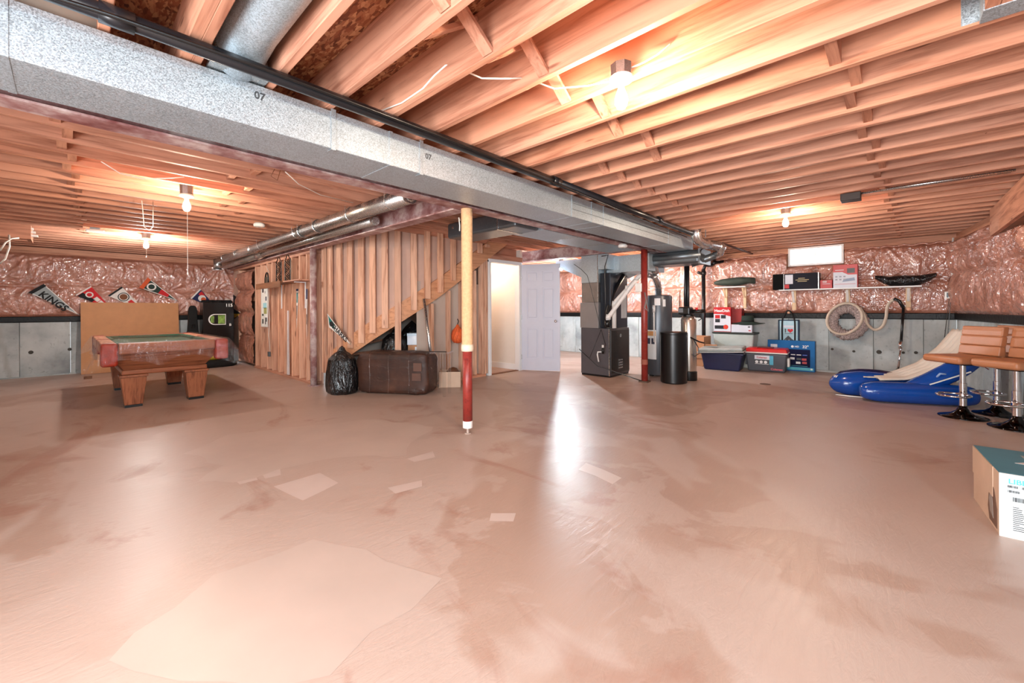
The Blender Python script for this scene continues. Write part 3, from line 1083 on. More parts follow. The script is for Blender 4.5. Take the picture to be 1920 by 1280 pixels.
cable([(-3.845, -0.268, 2.377), (-3.830, -0.145, 2.374), (-3.791, 0.056, 2.370)], 'white cable along the steel beam at the far left', .006)
cable([(0.512, 4.432, 2.625), (0.542, 4.460, 2.550), (0.540, 4.432, 2.466), (0.506, 4.386, 2.387), (0.467, 4.350, 2.369)], 'brown wire hook hanging under the right joists', .004, COPPER)
cable([(-8.268, -0.581, 1.929), (-8.219, -0.535, 2.030), (-8.238, -0.484, 2.092), (-8.246, -0.424, 2.108)], 'loose white cable at the far left edge', .01)
cable([(-8.341, -0.512, 2.149), (-8.258, -0.503, 1.990), (-8.219, -0.535, 1.828), (-8.269, -0.581, 1.768)], 'white cable loop hanging at the far left edge', .009)
cable([(-5.723, 0.525, 2.306), (-5.711, 0.532, 2.200), (-5.402, 0.511, 1.988), (-5.364, 0.546, 1.951), (-5.337, 0.571, 1.987), (-5.695, 0.611, 2.306)], 'wire loop hanging from the left joists', .004)
cable([(-3.730, 1.159, 2.320), (-3.742, 1.135, 2.260), (-3.791, 1.198, 2.250), (-3.723, 1.201, 2.320)], 'curled brown wire under the steel beam', .004, COPPER)
cable([(-0.736, 5.321, 2.740), (-1.878, 5.625, 2.595), (-2.017, 5.632, 2.544), (-2.112, 5.476, 2.575)], 'thin white cable sagging near the right duct end', .004)

# grey conduit and its box
cd = thing('conduit_run', 'grey conduit with a junction box on the right joists', 'conduit')
MB().tube([(-.26, 5.36, 2.298), (.74, 5.36, 2.298)], .011, 10).build('pipe', GALV_S, cd, smooth=True)
MB().tube([(.05, 5.40, 2.300), (.72, 5.40, 2.300)], .009, 10).build('pipe', GALV_D, cd, smooth=True)
MB().box(-.40, 5.30, 2.235, -.24, 5.44, 2.309).build('junction_box', M('dark_steel_box', (58, 52, 50), .4, .6), cd, bevel=.006)
# smoke alarms
for lab, p in (('round white smoke alarm under the left joists', (-6.1, 1.71, JZ)), ('round white smoke alarm under the steel beam', (-2.90, 5.5, 2.108))):
    sa = thing('smoke_alarm', lab, 'alarm', p)
    MB().lathe([(.05, -.055), (.064, -.048), (.068, -.022), (.06, -.012), (.05, -.001)], 22).build('cover', PORC, sa, smooth=True)
    MB().lathe([(.018, -.0585), (.02, -.0552)], 14).build('test_button', M('grey_button', (170, 170, 168), .5), sa)
# a metal plate lamp base on the left ceiling
cl = thing('light_base', 'empty white lamp base on the far left joists', 'lamp base', (-8.063, 0.256, 2.258))
MB().box(-.09, -.09, .0, .09, .09, .02).build('base_plate', PORC, cl, bevel=.006)
MB().box(-.05, -.05, .0205, .05, .05, .05).build('junction_box', GALV_D, cl)
# short wooden box at the far left ceiling with white clips
wbx = thing('header_box', 'orange wooden header box at the far left under the joists', 'beam', (-8.4, -1.4, 2.12))
MB().box(0, 0, 0, .04, 1.07, .188).build('side_board', W_Y, wbx)
MB().box(-.5, 1.03, 0, -.001, 1.07, .188).build('end_board', W_X, wbx)
for i in range(3):
    MB().box(-.06, 1.071, .035 + .045 * i, .03, 1.13 - .02 * i, .06 + .045 * i).build('clip', PORC, wbx)

# ================================================================== COLUMN AND POSTS
CX, CY = -2.94, 2.549
co = thing('support_column', 'slim red steel column wrapped in tan rope', 'column', (CX, CY, 0))
MB().lathe([(.045, .12), (.045, .80)], 24).build('steel_tube', REDPOST, co, smooth=True)
prof = []
nr = 122
for i in range(nr):
    z0 = .80 + i * (2.105 - .80) / nr
    h = (2.105 - .80) / nr
    prof += [(.0495, z0), (.0535, z0 + h * .35), (.0535, z0 + h * .65)]
prof.append((.0495, 2.105))
MB().lathe(prof, 24).build('rope_wrap', M('tan_sisal_rope', (216, 172, 128), .85, 0, .12, 40, .3, 120), co, smooth=True)
MB().lathe([(.055, .77), (.058, .79), (.058, .815), (.055, .835)], 22).build('tape_band', M('cream_tape', (236, 216, 190), .7), co, smooth=True)
MB().lathe([(.046, .055), (.0465, .07), (.0465, .118), (.046, .1195)], 20).build('white_paint_foot', M('chalky_white', (232, 224, 220), .7, 0, .1, 14), co)
MB().lathe([(.03, 0), (.03, .006), (.012, .008), (.012, .054)], 14).build('screw_base', M('dusty_steel', (190, 170, 158), .6, .4), co)
cable([(CX - .06, CY - .03, 2.0), (CX - .045, CY - .06, 2.02), (CX - .056, CY - .04, 1.95), (CX - .058, CY - .04, 1.90)], 'short white cord at the top of the rope-wrapped column', .005)

p2 = thing('support_column', 'red steel post with a thermostat beside the water softener', 'column', (-2.92, 6.24, 0))
MB().lathe([(.05, .02), (.05, 2.10)], 22).build('steel_tube', REDPOST, p2, smooth=True)
MB().box(-.07, -.07, 0, .07, .07, .02).build('base_plate', M('rusty_iron', (92, 70, 56), .7), p2)
MB().box(-.115, -.09, 1.43, -.01, -.05, 1.57).build('thermostat', PORC, p2, bevel=.01)
MB().tube([(.03, -.05, 1.42), (.06, -.06, 1.3), (.04, -.07, 1.18), (.09, -.05, 1.12), (.07, -.06, 1.24), (.05, -.055, 1.36)], .01, 7).build('cable_coil', M('grey_cable', (120, 116, 114), .5), p2, smooth=True)
MB().lathe([(.052, .28), (.052, .36)], 14).build('rust_band', M('rust_band', (150, 84, 66), .8), p2)
p3 = thing('support_column', 'mottled red steel post at the corner of the stud wall', 'column', (-6.555, 2.57, 0))
MB().lathe([(.048, .012), (.048, 2.104)], 20).build('steel_tube', STEEL, p3, smooth=True)
MB().box(-.07, -.07, 0, .07, .07, .012).build('base_plate', STEEL, p3)

# ================================================================== POOL TABLE
PTX, PTY = -7.65, .845
pt = thing('pool_table', 'oak pool table with green cloth and square tapered legs', 'pool table', (PTX, PTY, 0))
HX, HY = 1.18, .595
GREEN = M('green_billiard_cloth', (38, 84, 64), .9, 0, .08, 30)
LEATH = M('reddish_corner_leather', (146, 38, 12), .5, 0, .25, 20)
MB().box(-HX + .16, -HY + .16, .70, HX - .16, HY - .16, .742).build('playing_surface', GREEN, pt)
for sx in (-1, 1):
    MB().box(min(sx * HX, sx * (HX - .13)), -HY + .14, .665, max(sx * HX, sx * (HX - .13)), HY - .14, .79).build('end_rail', W_OAKX, pt, bevel=.012)
    MB().box(min(sx * (HX - .131), sx * (HX - .18)), -HY + .17, .743, max(sx * (HX - .131), sx * (HX - .18)), HY - .17, .784).build('cushion', GREEN, pt, bevel=.012)
for sy in (-1, 1):
    for sx in (-1, 1):
        a, b = sorted((sx * .06, sx * (HX - .14)))
        MB().box(a, min(sy * HY, sy * (HY - .13)), .665, b, max(sy * HY, sy * (HY - .13)), .79).build('side_rail', W_X, pt, bevel=.012)
        MB().box(a + .02, min(sy * (HY - .131), sy * (HY - .18)), .743, b - .02, max(sy * (HY - .131), sy * (HY - .18)), .784).build('cushion', GREEN, pt, bevel=.012)
        # corner castings
        cx, cy = sx * (HX - .065), sy * (HY - .065)
        MB().box(cx - .072, cy - .072, .53, cx + .072, cy + .072, .796).build('corner_pocket', LEATH, pt, bevel=.03, seg=3)
    MB().box(-.058, sy * (HY - .065) - .066, .60, .058, sy * (HY - .065) + .066, .794).build('side_pocket', LEATH, pt, bevel=.02, seg=3)
# canted apron, base moulding
MB().taper((0, 0, .455), 2 * (HX - .26), 2 * (HY - .20), (0, 0, .664), 2 * (HX - .09), 2 * (HY - .06)).build('apron', W_OAKX, pt)
MB().box(-HX + .24, -HY + .18, .395, HX - .24, HY - .18, .454).build('base_moulding', W_OAKX, pt, bevel=.014)
for sx in (-1, 1):
    for sy in (-1, 1):
        lx, ly = sx * .815, sy * .305
        lg = MB().taper((lx, ly, .03), .165, .165, (lx, ly, .365), .235, .235).build('leg', W_OAK, pt, bevel=.006)
        MB().box(lx - .13, ly - .13, .366, lx + .13, ly + .13, .394).build('leg_cap', W_OAK, lg, bevel=.006)
        MB().box(lx - .08, ly - .08, 0, lx + .08, ly + .08, .029).build('foot', BLACK, lg)
# clear plastic sheet thrown over it
ps = thing('plastic_sheet', 'clear wrinkled plastic sheet draped over the pool table', 'plastic sheet', (PTX, PTY, 0))
EX, EY = HX + .012, HY + .012


def _top(u, v):
    x, y = -EX + 2 * EX * u, -EY + 2 * EY * v
    inn = min(1, max(0, min(EX - abs(x), EY - abs(y)) / .3))
    return (x, y, .803 - .035 * inn * (.5 + float(vnoise(x * 3, y * 3, 5))) + .008 * float(vnoise(x * 14, y * 14, 6)))


MB().grid(_top, 70, 40).build('sheet_top', FILM, ps, smooth=True)


def skirt(p0, p1, nrm, d0, seed, n=70):
    def fn(u, v):
        x, y = p0[0] + (p1[0] - p0[0]) * u, p0[1] + (p1[1] - p0[1]) * u
        e = max(0, 1 - min(u, 1 - u) * 7) ** 2
        drop = d0 * (.75 + .5 * float(vnoise(u * 7, seed, seed))) + .10 * e
        wv = .012 + .03 * v * (1 + math.sin(u * 46 + 3 * float(vnoise(u * 9, 1, seed)))) * .6 + .015 * float(vnoise(u * 50, v * 4, seed))
        out = wv * v ** .5 + .13 * e * v + (-.02 * v)
        sd = (u - .5) * .2 * e * v * 2
        dx, dy = p1[0] - p0[0], p1[1] - p0[1]
        ln = math.hypot(dx, dy)
        return (x + nrm[0] * out + dx / ln * sd, y + nrm[1] * out + dy / ln * sd, .804 - drop * v)
    MB().grid(fn, n, 12).build('sheet_skirt', FILM, ps, smooth=True)


skirt((EX, -EY), (EX, EY), (1, 0), .24, 1.5)
skirt((EX, EY), (-EX, EY), (0, 1), .22, 2.5)
skirt((-EX, EY), (-EX, -EY), (-1, 0), .2, 3.5)
skirt((-EX, -EY), (EX, -EY), (0, -1), .22, 4.5)

# ================================================================== LEFT WALL CLUTTER
bo = MB()
bo.add([(-10.93, .16, .004), (-10.93, 1.585, .004), (-11.08, 1.585, 1.33), (-11.08, .16, 1.33), (-10.945, .16, .004), (-10.945, 1.585, .004), (-11.095, 1.585, 1.33), (-11.095, .16, 1.33)],
       [(0, 1, 2, 3), (7, 6, 5, 4), (0, 4, 5, 1), (1, 5, 6, 2), (2, 6, 7, 3), (3, 7, 4, 0)])
tag(bo.build('fibreboard_panel', M('tan_fibreboard', (190, 132, 84), .6, 0, .06, 8), None), 'large tan fibreboard sheet leaning on the wall behind the pool table', 'board')
gp = [(-.15, 0), (.15, 0), (.145, .35), (.125, .62), (.09, .75), (.078, .95), (.075, 1.15), (.06, 1.24), (.03, 1.275), (-.03, 1.275), (-.06, 1.24), (-.075, 1.15), (-.078, .95), (-.09, .75), (-.125, .62), (-.145, .35)]
gb = thing('soft_case', 'tall black soft case with a rounded top behind the pool table', 'case', (-10.86, 1.79, 0))
MB().prism(gp, lambda a, b, h: (h, a, b), -.06, .06).build('body', MATTE, gb, bevel=.03, seg=3)
MB().tube([(.062, -.02, .8), (.09, -.02, .88), (.09, .02, .88), (.062, .02, .8)], .008, 6).build('handle', BLACK, gb)
bk = thing('black_carton', 'tall glossy black carton with an arched green window, behind the pool table', 'box', (-10.75, 2.18, 0))
BKM = M('glossy_black_print', (12, 12, 14), .2, 0, .2)
MB().box(-.16, -.26, 0, .16, .29, 1.345).build('body', BKM, bk, bevel=.008)
arch = [(-.13, .03 + .0)]
ap = []
for i in range(13):
    a = PI * (.5 + i / 12.)
    ap.append((-.06 + .11 * math.cos(a), .98 + .115 * math.sin(a)))
ap = ap + [(.14, .865), (.14, 1.095)]
MB().prism(ap[::-1], lambda a, b, h: (.161 + h, a, b), 0, .002).build('arch_border', PORC, bk)
ap2 = [(a * .88 + .004, .98 + (b - .98) * .86) for a, b in ap]
MB().prism(ap2[::-1], lambda a, b, h: (.1632 + h, a, b), 0, .002).build('arch_window', BKM, bk)
MB().box(.1655, -.0, .89, .1665, .12, 1.07).build('green_picture', M('green_picture', (130, 164, 74), .4, 0, .5, 14), bk)
MB().box(.1655, -.13, .91, .1665, -.07, 1.05).build('green_picture', M('green_picture', (130, 164, 74), .4), bk)
text('lettering_print', '115', .09, PORC, bk, (.162, .20, 1.28), face(1, 0))
text('lettering_print', 'B', .07, PORC, bk, (.162, .22, .86), face(1, 0))
for i in range(9):
    MB().lathe([(.05, 0), (.06, .02), (.03, .05)], 8).build('tuft', MATTE, bk, (-.05 + .05 * (i % 3), -.21 + .055 * i, 1.345))
tag(MB().lathe([(.30, 0), (.34, .03), (.32, .10), (.2, .14), (.05, .15)], 18, (0, 0, 0), .55, 1.2).build('duffel_bag', MATTE, None, (-10.35, 2.06, 0), smooth=True), 'low black bag on the floor right of the pool table', 'bag')
tag(MB().lathe([(.10, 0), (.13, .06), (.12, .22), (.08, .30), (.02, .32)], 14, (0, 0, 0), .7, 1.1).build('yellow_bag', M('yellow_plastic', (196, 176, 58), .3), None, (-10.36, 2.05, .151), smooth=True), 'crumpled yellow and clear bag beyond the pool table', 'bag')
tag(MB().box(-.03, -.05, 0, .03, .05, .045).build('wood_offcut', W_DK, None, (-10.191, 0.231, 0.000)), 'small dark wood block on the floor below the fibreboard', 'block')


# pennants: three world points (two ends of the header edge, tip)
def pennant(label, a, b, tip, base, stripe, body=None, tcol=None, tsize=.1, toff=.4, emblem=None, strip_w=.09, sub=None, tpos=0., edge=None):
    a, b, tip = Vector(a), Vector(b), Vector(tip)
    mid = (a + b) / 2
    xd = (tip - mid).normalized()
    n = (tip - a).cross(b - a).normalized()
    if n.dot(Vector((0, 0, EYE)) - mid) < 0:
        n = -n
    yd = n.cross(xd).normalized()
    rot = Matrix((xd, yd, n)).transposed().to_euler()
    o = thing('pennant', label, 'pennant', mid)
    o.rotation_euler = rot
    inv = Matrix((xd, yd, n))
    la, lb, lt = (inv @ (p - mid) for p in (a, b, tip))
    if la.y > lb.y:
        la, lb = lb, la
    MB().prism([(la.x, la.y), (lt.x, lt.y), (lb.x, lb.y)], lambda p, q, h: (p, q, h), -.002, 0).build('felt', base, o)
    if edge is not None:
        for p, q in ((la, lt), (lb, lt)):
            MB().obox((p.x, p.y * .93, .0006), (lt.x * .95, lt.y, .0006), .012, .001).build('edge_trim', edge, o)

    def at(f, g):                      # f along the pennant, g across (-1..1)
        p = la.lerp(lt, f)
        q = lb.lerp(lt, f)
        r = p.lerp(q, (g + 1) / 2)
        return r.x, r.y
    s0 = [at(0, -1), at(strip_w, -1), at(strip_w, 1), at(0, 1)]
    MB().prism(s0, lambda p, q, h: (p, q, h), .0002, .0018).build('header_strip', stripe, o)
    for f0, f1, g0, g1, mt in (sub or []):
        MB().prism([at(f0, g0), at(f1, g0), at(f1, g1), at(f0, g1)], lambda p, q, h: (p, q, h), .0002, .0015).build('print', mt, o)
    if emblem:
        for f, rr, mt in emblem:
            x, y = at(f, 0)
            MB().lathe([(rr, .0), (rr, .001 + .02 * (.1 - rr) * .1)], 20, (x, y, .0016 + .0016 * (1 - rr * 8))).build('emblem', mt, o)
    if body:
        x, y = at(toff, 0)
        text('lettering_print', body, tsize, tcol, o, (x, y + tpos, .003), (0, 0, 0))
    return o


def F_(name, c):
    return M(name, c, .85, 0, .05, 20)


FG, FB, FW, FR, FT, FY = F_('grey_felt', (150, 158, 160)), F_('black_felt', (24, 24, 26)), F_('white_felt', (222, 216, 210)), F_('red_felt', (196, 36, 40)), F_('teal_felt', (28, 110, 104)), F_('gold_felt', (206, 160, 40))
FDG, FNV, FOR = F_('dark_green_felt', (38, 56, 50)), F_('navy_felt', (34, 40, 80)), F_('orange_felt', (206, 86, 44))
pennant('grey pennant lettered KINGS on the insulated left wall', (-11.100, -0.471, 1.498), (-11.100, -0.292, 1.655), (-11.100, 0.152, 1.089), FG, FB, 'KINGS', FB, .15, .43, None, .07, None, -.035, FW)
pennant('red and black pennant above the fibreboard corner', (-11.100, 0.092, 1.465), (-11.100, 0.293, 1.640), (-11.100, 0.610, 1.166), FR, FW, None, None, .1, .4, [(.2, .055, FW), (.2, .035, FR)], .04, [(.05, .42, -1, -.25, FB), (.36, .5, -.4, .5, FW), (.52, .72, -.5, .5, FW)])
pennant('white pennant with a round dark emblem above the fibreboard', (-11.100, 0.522, 1.464), (-11.100, 0.717, 1.646), (-11.100, 1.084, 1.142), FW, FB, None, None, .1, .4, [(.27, .085, FB), (.27, .07, FW), (.27, .058, F_('brown_felt', (120, 76, 50)))], .05, [(.45, .7, -.5, .5, FR)])
pennant('dark green pennant with an orange header above the fibreboard', (-11.100, 0.973, 1.635), (-11.100, 1.103, 1.845), (-11.100, 1.594, 1.364), FDG, FOR, None, None, .1, .4, [(.22, .075, FW), (.22, .05, FDG)], .10, [(.45, .7, -.8, .8, FR)], 0, FW)
pennant('navy, red and white pennant beside the black carton', (-11.100, 1.793, 1.435), (-11.100, 1.960, 1.647), (-11.100, 2.278, 1.193), FNV, FW, None, None, .1, .4, [(.3, .07, FW), (.36, .045, FOR)], .05, [(.1, .3, .2, .9, FR)])
pennant('small black and orange pennant on the board beyond the table', (-11.152, 2.585, 1.536), (-11.111, 2.585, 1.290), (-10.510, 2.585, 1.389), FB, FB, None, None, .1, .4, None, .05, [(.3, .8, -.9, .2, FOR)])
pennant('small black and gold pennant low on the board beyond the table', (-11.157, 2.585, 1.217), (-11.116, 2.585, 0.972), (-10.515, 2.585, 1.096), FB, FB, None, None, .1, .4, None, .05, [(.1, .8, -.9, .0, FY)])
pennant('teal and white pennant lettered SHARKS on the stair studs', (-6.212, 2.638, 1.110), (-6.195, 2.654, 0.910), (-5.783, 2.791, 0.661), FT, FW, 'SHARKS', FB, .10, .52, [(.15, .04, FB)], .03, [(.28, .86, -.62, .62, FW), (.04, .25, -.95, -.55, FW)], -.005, FW)

# ------------------------------------------------------------------ on the stud wall
po = thing('wall_chart', 'tall narrow white chart with small pictures on the stud wall', 'poster', (-8.90, 2.572, .85))
MB().box(-.19, 0, 0, .19, .008, .78).build('sheet', M('white_card', (222, 222, 214), .5), po)
for x, z, w_, h_, c in ((-.12, .66, .10, .09, (60, 60, 66)), (.03, .64, .07, .05, (180, 180, 176)), (.08, .50, .06, .08, (40, 44, 70)), (-.06, .36, .2, .1, (150, 200, 206)), (-.02, .25, .17, .12, (160, 160, 96)), (-.13, .21, .1, .04, (60, 70, 60)), (-.12, .06, .08, .09, (50, 54, 50)), (.05, .05, .05, .13, (70, 66, 70)), (.11, .10, .05, .08, (90, 84, 84))):
    MB().box(x, -.002, z, x + w_, -.0004, z + h_).build('picture', M('chart_print_%d_%d' % (c[0], c[2]), c, .5), po)
sh = thing('wall_shelf', 'dark wooden shelf on the stud wall', 'shelf', (-7.62, 2.58, 1.615))
MB().box(-.96, -.22, 0, .30, 0, .03).build('board', W_DK, sh)
MB().box(.32, -.20, .005, 1.0, 0, .025).build('board', W_X, sh)
MB().box(-.96, -.235, -.07, .30, -.221, .03).build('fascia', W_DK, sh)
for x in (-.33, .74):
    m = MB().box(x - .012, -.012, -.42, x + .012, 0, -.001)
    m.box(x - .012, -.17, -.014, x + .012, -.012, -.001)
    m.build('bracket', WHITE, sh)
for i, x in enumerate((-7.86, -7.43)):
    o = thing('iron_trellis', ('black iron lattice ornament on the shelf, left of the pair', 'black iron lattice ornament on the shelf, right of the pair')[i], 'ornament', (x, 2.50, 1.646))
    for k in range(4):
        for sgn in (-1, 1):
            x0 = -.13 + .0867 * k
            z0, z1 = 0.02, .36
            pts = []
            for j in range(13):
                ph = (j / 12 * 3 + k / 1.5) % 2
                tri = ph if ph < 1 else 2 - ph
                pts.append((sgn * (-.13 + .26 * tri), 0, z0 + (z1 - z0) * j / 12))
            MB().tube(pts, .006, 5).build('bar', BLACK, o)
            if k > 1:
                break
    MB().tube([(-.13, 0, 0), (-.13, 0, .36), (-.06, 0, .40), (-.03, 0, .44), (.03, 0, .44), (.06, 0, .40), (.13, 0, .36), (.13, 0, 0)], .007, 6).build('outline', BLACK, o)
o = thing('iron_arch', 'small dark arched ornament at the left end of the shelf', 'ornament', (-8.36, 2.46, 1.646))
MB().tube([(-.09, 0, 0), (-.085, 0, .10), (-.05, 0, .18), (0, 0, .205), (.05, 0, .18), (.085, 0, .10), (.09, 0, 0)], .013, 7).build('frame', BLACK, o, smooth=True)
MB().box(-.07, -.005, .0, .07, .005, .13).build('plate', M('dark_bronze', (74, 70, 58), .4, .5), o)
tag(MB().box(-.045, -.03, 0, .045, 0, .09).build('outlet_box', GALV_D, None, (-8.62, 2.585, .30), bevel=.005), 'grey metal outlet box low on the stud wall', 'outlet')
cable([(-8.60, 2.58, .40), (-8.64, 2.57, .7), (-8.60, 2.575, 1.0), (-8.66, 2.575, 1.3), (-8.62, 2.575, 1.6)], 'white cable running down a stud to the outlet box', .007)
cable([(-8.75, 2.56, 2.02), (-8.52, 2.55, 1.86), (-8.40, 2.5, 1.86)], 'string tied from the stud wall top to the shelf ornament', .005)
tag(MB().prism([(-.03, 0), (.05, .0), (.03, .5), (.03, 1.1), (.0, 1.1), (-.01, .5)], lambda a, b, h: (a, h, b), -.01, .01).build('plastic_strip', M('white_plastic_strip', (214, 206, 204), .5), None, (-7.66, 2.575, .06)), 'long narrow white plastic strip hanging on the stud wall', 'strip')
pennant('pale pennant hanging point-down between the studs below the shelf', (-7.34, 2.60, 1.52), (-7.24, 2.60, 1.52), (-7.33, 2.60, .86), FW, FNV, None, None, .1, .4, None, .05, [(.1, .35, -.6, .6, FT), (.42, .75, -.5, .5, FB)])
pennant('navy and white pennant hanging by the red corner post', (-6.84, 2.57, 1.50), (-6.78, 2.57, 1.50), (-6.83, 2.57, .70), FW, FNV, None, None, .1, .4, None, .2, [(.5, .7, -.6, .6, FB)])


# ================================================================== UNDER THE STAIRS
def bag(name, label, loc, rx, ry, h, seed, knot=True, mat=None):
    m = MB()
    n, k = 30, 18
    r = random.Random(seed)

    def fn(u, v):
        a = 2 * PI * u
        prof = np.interp(v, [0, .04, .15, .45, .72, .84, .90, .94, 1.0], [.86, .97, 1.0, .98, .84, .5, .20, .24, .02] if knot else [.8, .96, 1.0, .96, .8, .55, .35, .2, .02])
        nz = float(vnoise(4 * math.cos(a) + 20, 4 * math.sin(a) + v * 1.5 + 9, seed))
        fold = float(vnoise(9 * math.cos(a) + 40, 9 * math.sin(a) + v * 2, seed + 3))
        k_ = 1 + .14 * (nz - .5) + .16 * (fold - .5) * (.3 + v)
        return (rx * prof * k_ * math.cos(a), ry * prof * k_ * math.sin(a), h * v)
    m.grid(fn, 40, 26, True)
    return tag(m.build(name, mat or BAGM, None, loc, smooth=True), label, 'bag')


def bagmat():
    t = NT('glossy_black_bin_liner')
    h = t.noise(t.coord((9, 9, 2.5)), 1.3, 3, .6, 1.5)
    return t.pbr(Base_Color=(.006, .006, .007, 1), Roughness=.22, Specular_IOR_Level=.6, Normal=t.bump(h, .9, .06))


BAGM = bagmat()
bag('garbage_bag', 'tied black garbage bag on the floor left of the brown bundle', (-5.72, 2.63, 0), .235, .20, .66, 3)
bag('garbage_bag', 'knotted black bag rising behind the brown bundle', (-5.70, 3.45, .30), .22, .2, .57, 5)
bag('garbage_bag', 'slumped black bag under the stairs beside the white boxes', (-5.84, 3.86, .28), .24, .22, .71, 8, False)
tag(MB().box(-.30, -.22, 0, .16, .30, .28).build('travel_trunk', M('dark_trunk', (40, 36, 34), .6), None, (-5.70, 3.62, 0), math.radians(40)), 'dark trunk hidden behind the brown bundle', 'box')


def bundle():
    t = NT('brown_fabric_under_film')
    v = t.coord((1, 1, 1), False)
    n = t.noise(v, 3, 5, .6)
    c = t.ramp(n, [(.3, L((36, 17, 10))), (.55, L((62, 33, 20))), (.8, L((88, 52, 34)))])
    h = t.noise(t.coord((2.5, 9, 9), False), 1.6, 4, .6, 1.5)
    sp = t.ramp(h, [(.5, (0, 0, 0, 1)), (.7, (.9, .9, .9, 1))])
    return t.pbr(Base_Color=c, Roughness=.6, Coat_Weight=sp, Coat_Roughness=.14, Coat_Normal=t.bump(h, .8, .05))


ba = math.atan2(3.275 - 2.71, -4.65 + 5.55)
bu = thing('wrapped_bundle', 'large brown cushion bundle wrapped in clear film on the floor', 'bundle', (-5.53, 2.73, 0), ba)


def _sbox(u, v):
    # rounded, slightly lumpy block 1.05 x .5 x .55
    th, ph = 2 * PI * u, PI * (v - .5)
    e = .22
    sg = lambda w_: math.copysign(abs(w_) ** e, w_)
    x = sg(math.cos(ph)) * sg(math.cos(th))
    y = sg(math.cos(ph)) * sg(math.sin(th))
    z = sg(math.sin(ph))
    k = 1 + .05 * (float(vnoise(x * 3 + 7, z * 3 + y * 2, 4)) - .5) + .03 * (float(vnoise(x * 9 + 3, z * 9 + y * 5, 5)) - .5)
    return (.53 + .53 * x * k, .23 + .23 * y * k, .285 + .285 * z * k)


MB().grid(_sbox, 96, 60, True).build('bundle_body', bundle(), bu, smooth=True)
for x in (.22, .50, .80):
    MB().tube([(x, -.012, .02), (x + .012, -.016, .2), (x + .004, -.016, .4), (x, .0, .54), (x, .1, .578), (x, .4, .578)], .006, 6).build('film_crease', FILM, bu, smooth=True)
MB().box(.87, -.012, .33, .99, -.004, .44).build('patch_label', M('grey_brown_patch', (96, 66, 54), .7), bu)
MB().box(.85, -.012, .20, .98, -.004, .30).build('patch_label', M('grey_brown_patch', (96, 66, 54), .7), bu)
wx = [((-5.353, 3.422, 0.516)), ((-5.378, 3.440, 0.649)), ((-5.395, 3.451, 0.735))]
WB = M('white_paper_box', (222, 228, 236), .5)
for i, (z0, z1, lab, sx) in enumerate(((.30, .50, 'pale blue-white box under the stairs, lowest of three', .20), (.502, .62, 'brown and white box under the stairs, middle of three', .18), (.622, .80, 'white box under the stairs, topmost of three', .20))):
    b_ = thing('storage_box', lab, 'box', (-5.43, 3.62, z0), math.radians(42))
    MB().box(-sx / 2, 0, 0, sx / 2, .28, z1 - z0).build('body', WB if i != 1 else CARD, b_, bevel=.004)
    if i == 1:
        MB().box(.02, -.001, .02, .085, 0, .09).build('label_panel', WB, b_)
    else:
        MB().box(-sx / 2 - .002, -.002, z1 - z0 - .04, sx / 2 + .002, .282, z1 - z0 + .001).build('lid', M('pale_blue_lid', (196, 214, 226), .5), b_)
tag(MB().box(-.16, 0, 0, .16, .3, .30).build('travel_trunk', M('dark_trunk', (40, 36, 34), .6), None, (-5.43, 3.63, 0), math.radians(42)), 'dark crate below the white boxes', 'box')
tag(MB().tube([(-5.188, 3.644, 1.327), (-5.004, 3.678, 0.156)], .022, 12).build('metal_pole', GALV_S, None, smooth=True), 'shiny metal pole leaning against the stairs', 'pole')
ac = thing('acrylic_stand', 'clear acrylic stand at the right end of the brown bundle', 'stand', (-4.50, 3.36, 0), ba)
MB().box(-.10, 0, .57, .14, .26, .59).build('top_panel', ACRYL, ac)
for x, y in ((.10, .01), (.10, .22), (-.06, .24)):
    MB().box(x - .02, y - .01, 0, x + .02, y + .01, .569).build('leg', ACRYL, ac)
MB().tube([(-.10, .0, .60), (.14, .0, .60)], .006, 6).build('black_rod', BLACK, ac)
cb = thing('open_carton', 'small open cardboard box on the floor below the stairs', 'box', (-4.98, 3.97, 0), math.radians(48))
for x0, y0, x1, y1 in ((-.16, -.13, .16, -.124), (-.16, .124, .16, .13), (-.16, -.124, -.154, .124), (.154, -.124, .16, .124)):
    MB().box(x0, y0, 0, x1, y1, .23).build('carton_side', CARDL, cb)
MB().box(-.154, -.124, 0, .154, .124, .006).build('carton_bottom', CARDL, cb)
tag(MB().lathe([(.02, 0), (.06, .01), (.095, .06), (.095, .1), (.06, .15), (.015, .165)], 18).build('brown_ball', M('brown_leather', (96, 60, 38), .5), None, (-4.95, 4.0, .12), smooth=True), 'brown ball sitting in the small open cardboard box', 'ball')
nb = thing('net_bag', 'orange net bag hanging behind the rope-wrapped column', 'bag', (-5.130, 4.243, 0.755))
MB().lathe([(.01, -.13), (.06, -.12), (.095, -.06), (.10, .0), (.08, .07), (.035, .13), (.015, .17)], 18).build('net_body', M('orange_net', (214, 92, 40), .7, 0, .2, 40, .6, 60), nb, smooth=True)
for k in range(10):
    a = 2 * PI * k / 10
    MB().tube([(r_ * math.cos(a + z_ * 4), r_ * math.sin(a + z_ * 4), z_) for r_, z_ in ((.062, -.12), (.097, -.06), (.102, 0), (.082, .07), (.037, .13))], .003, 4).build('net_cord', M('orange_net_dark', (170, 62, 24), .7), nb)
MB().tube([(0, 0, .17), (0, .02, .22), (.0, .0, .26)], .008, 6).build('hook', BLACK, nb)

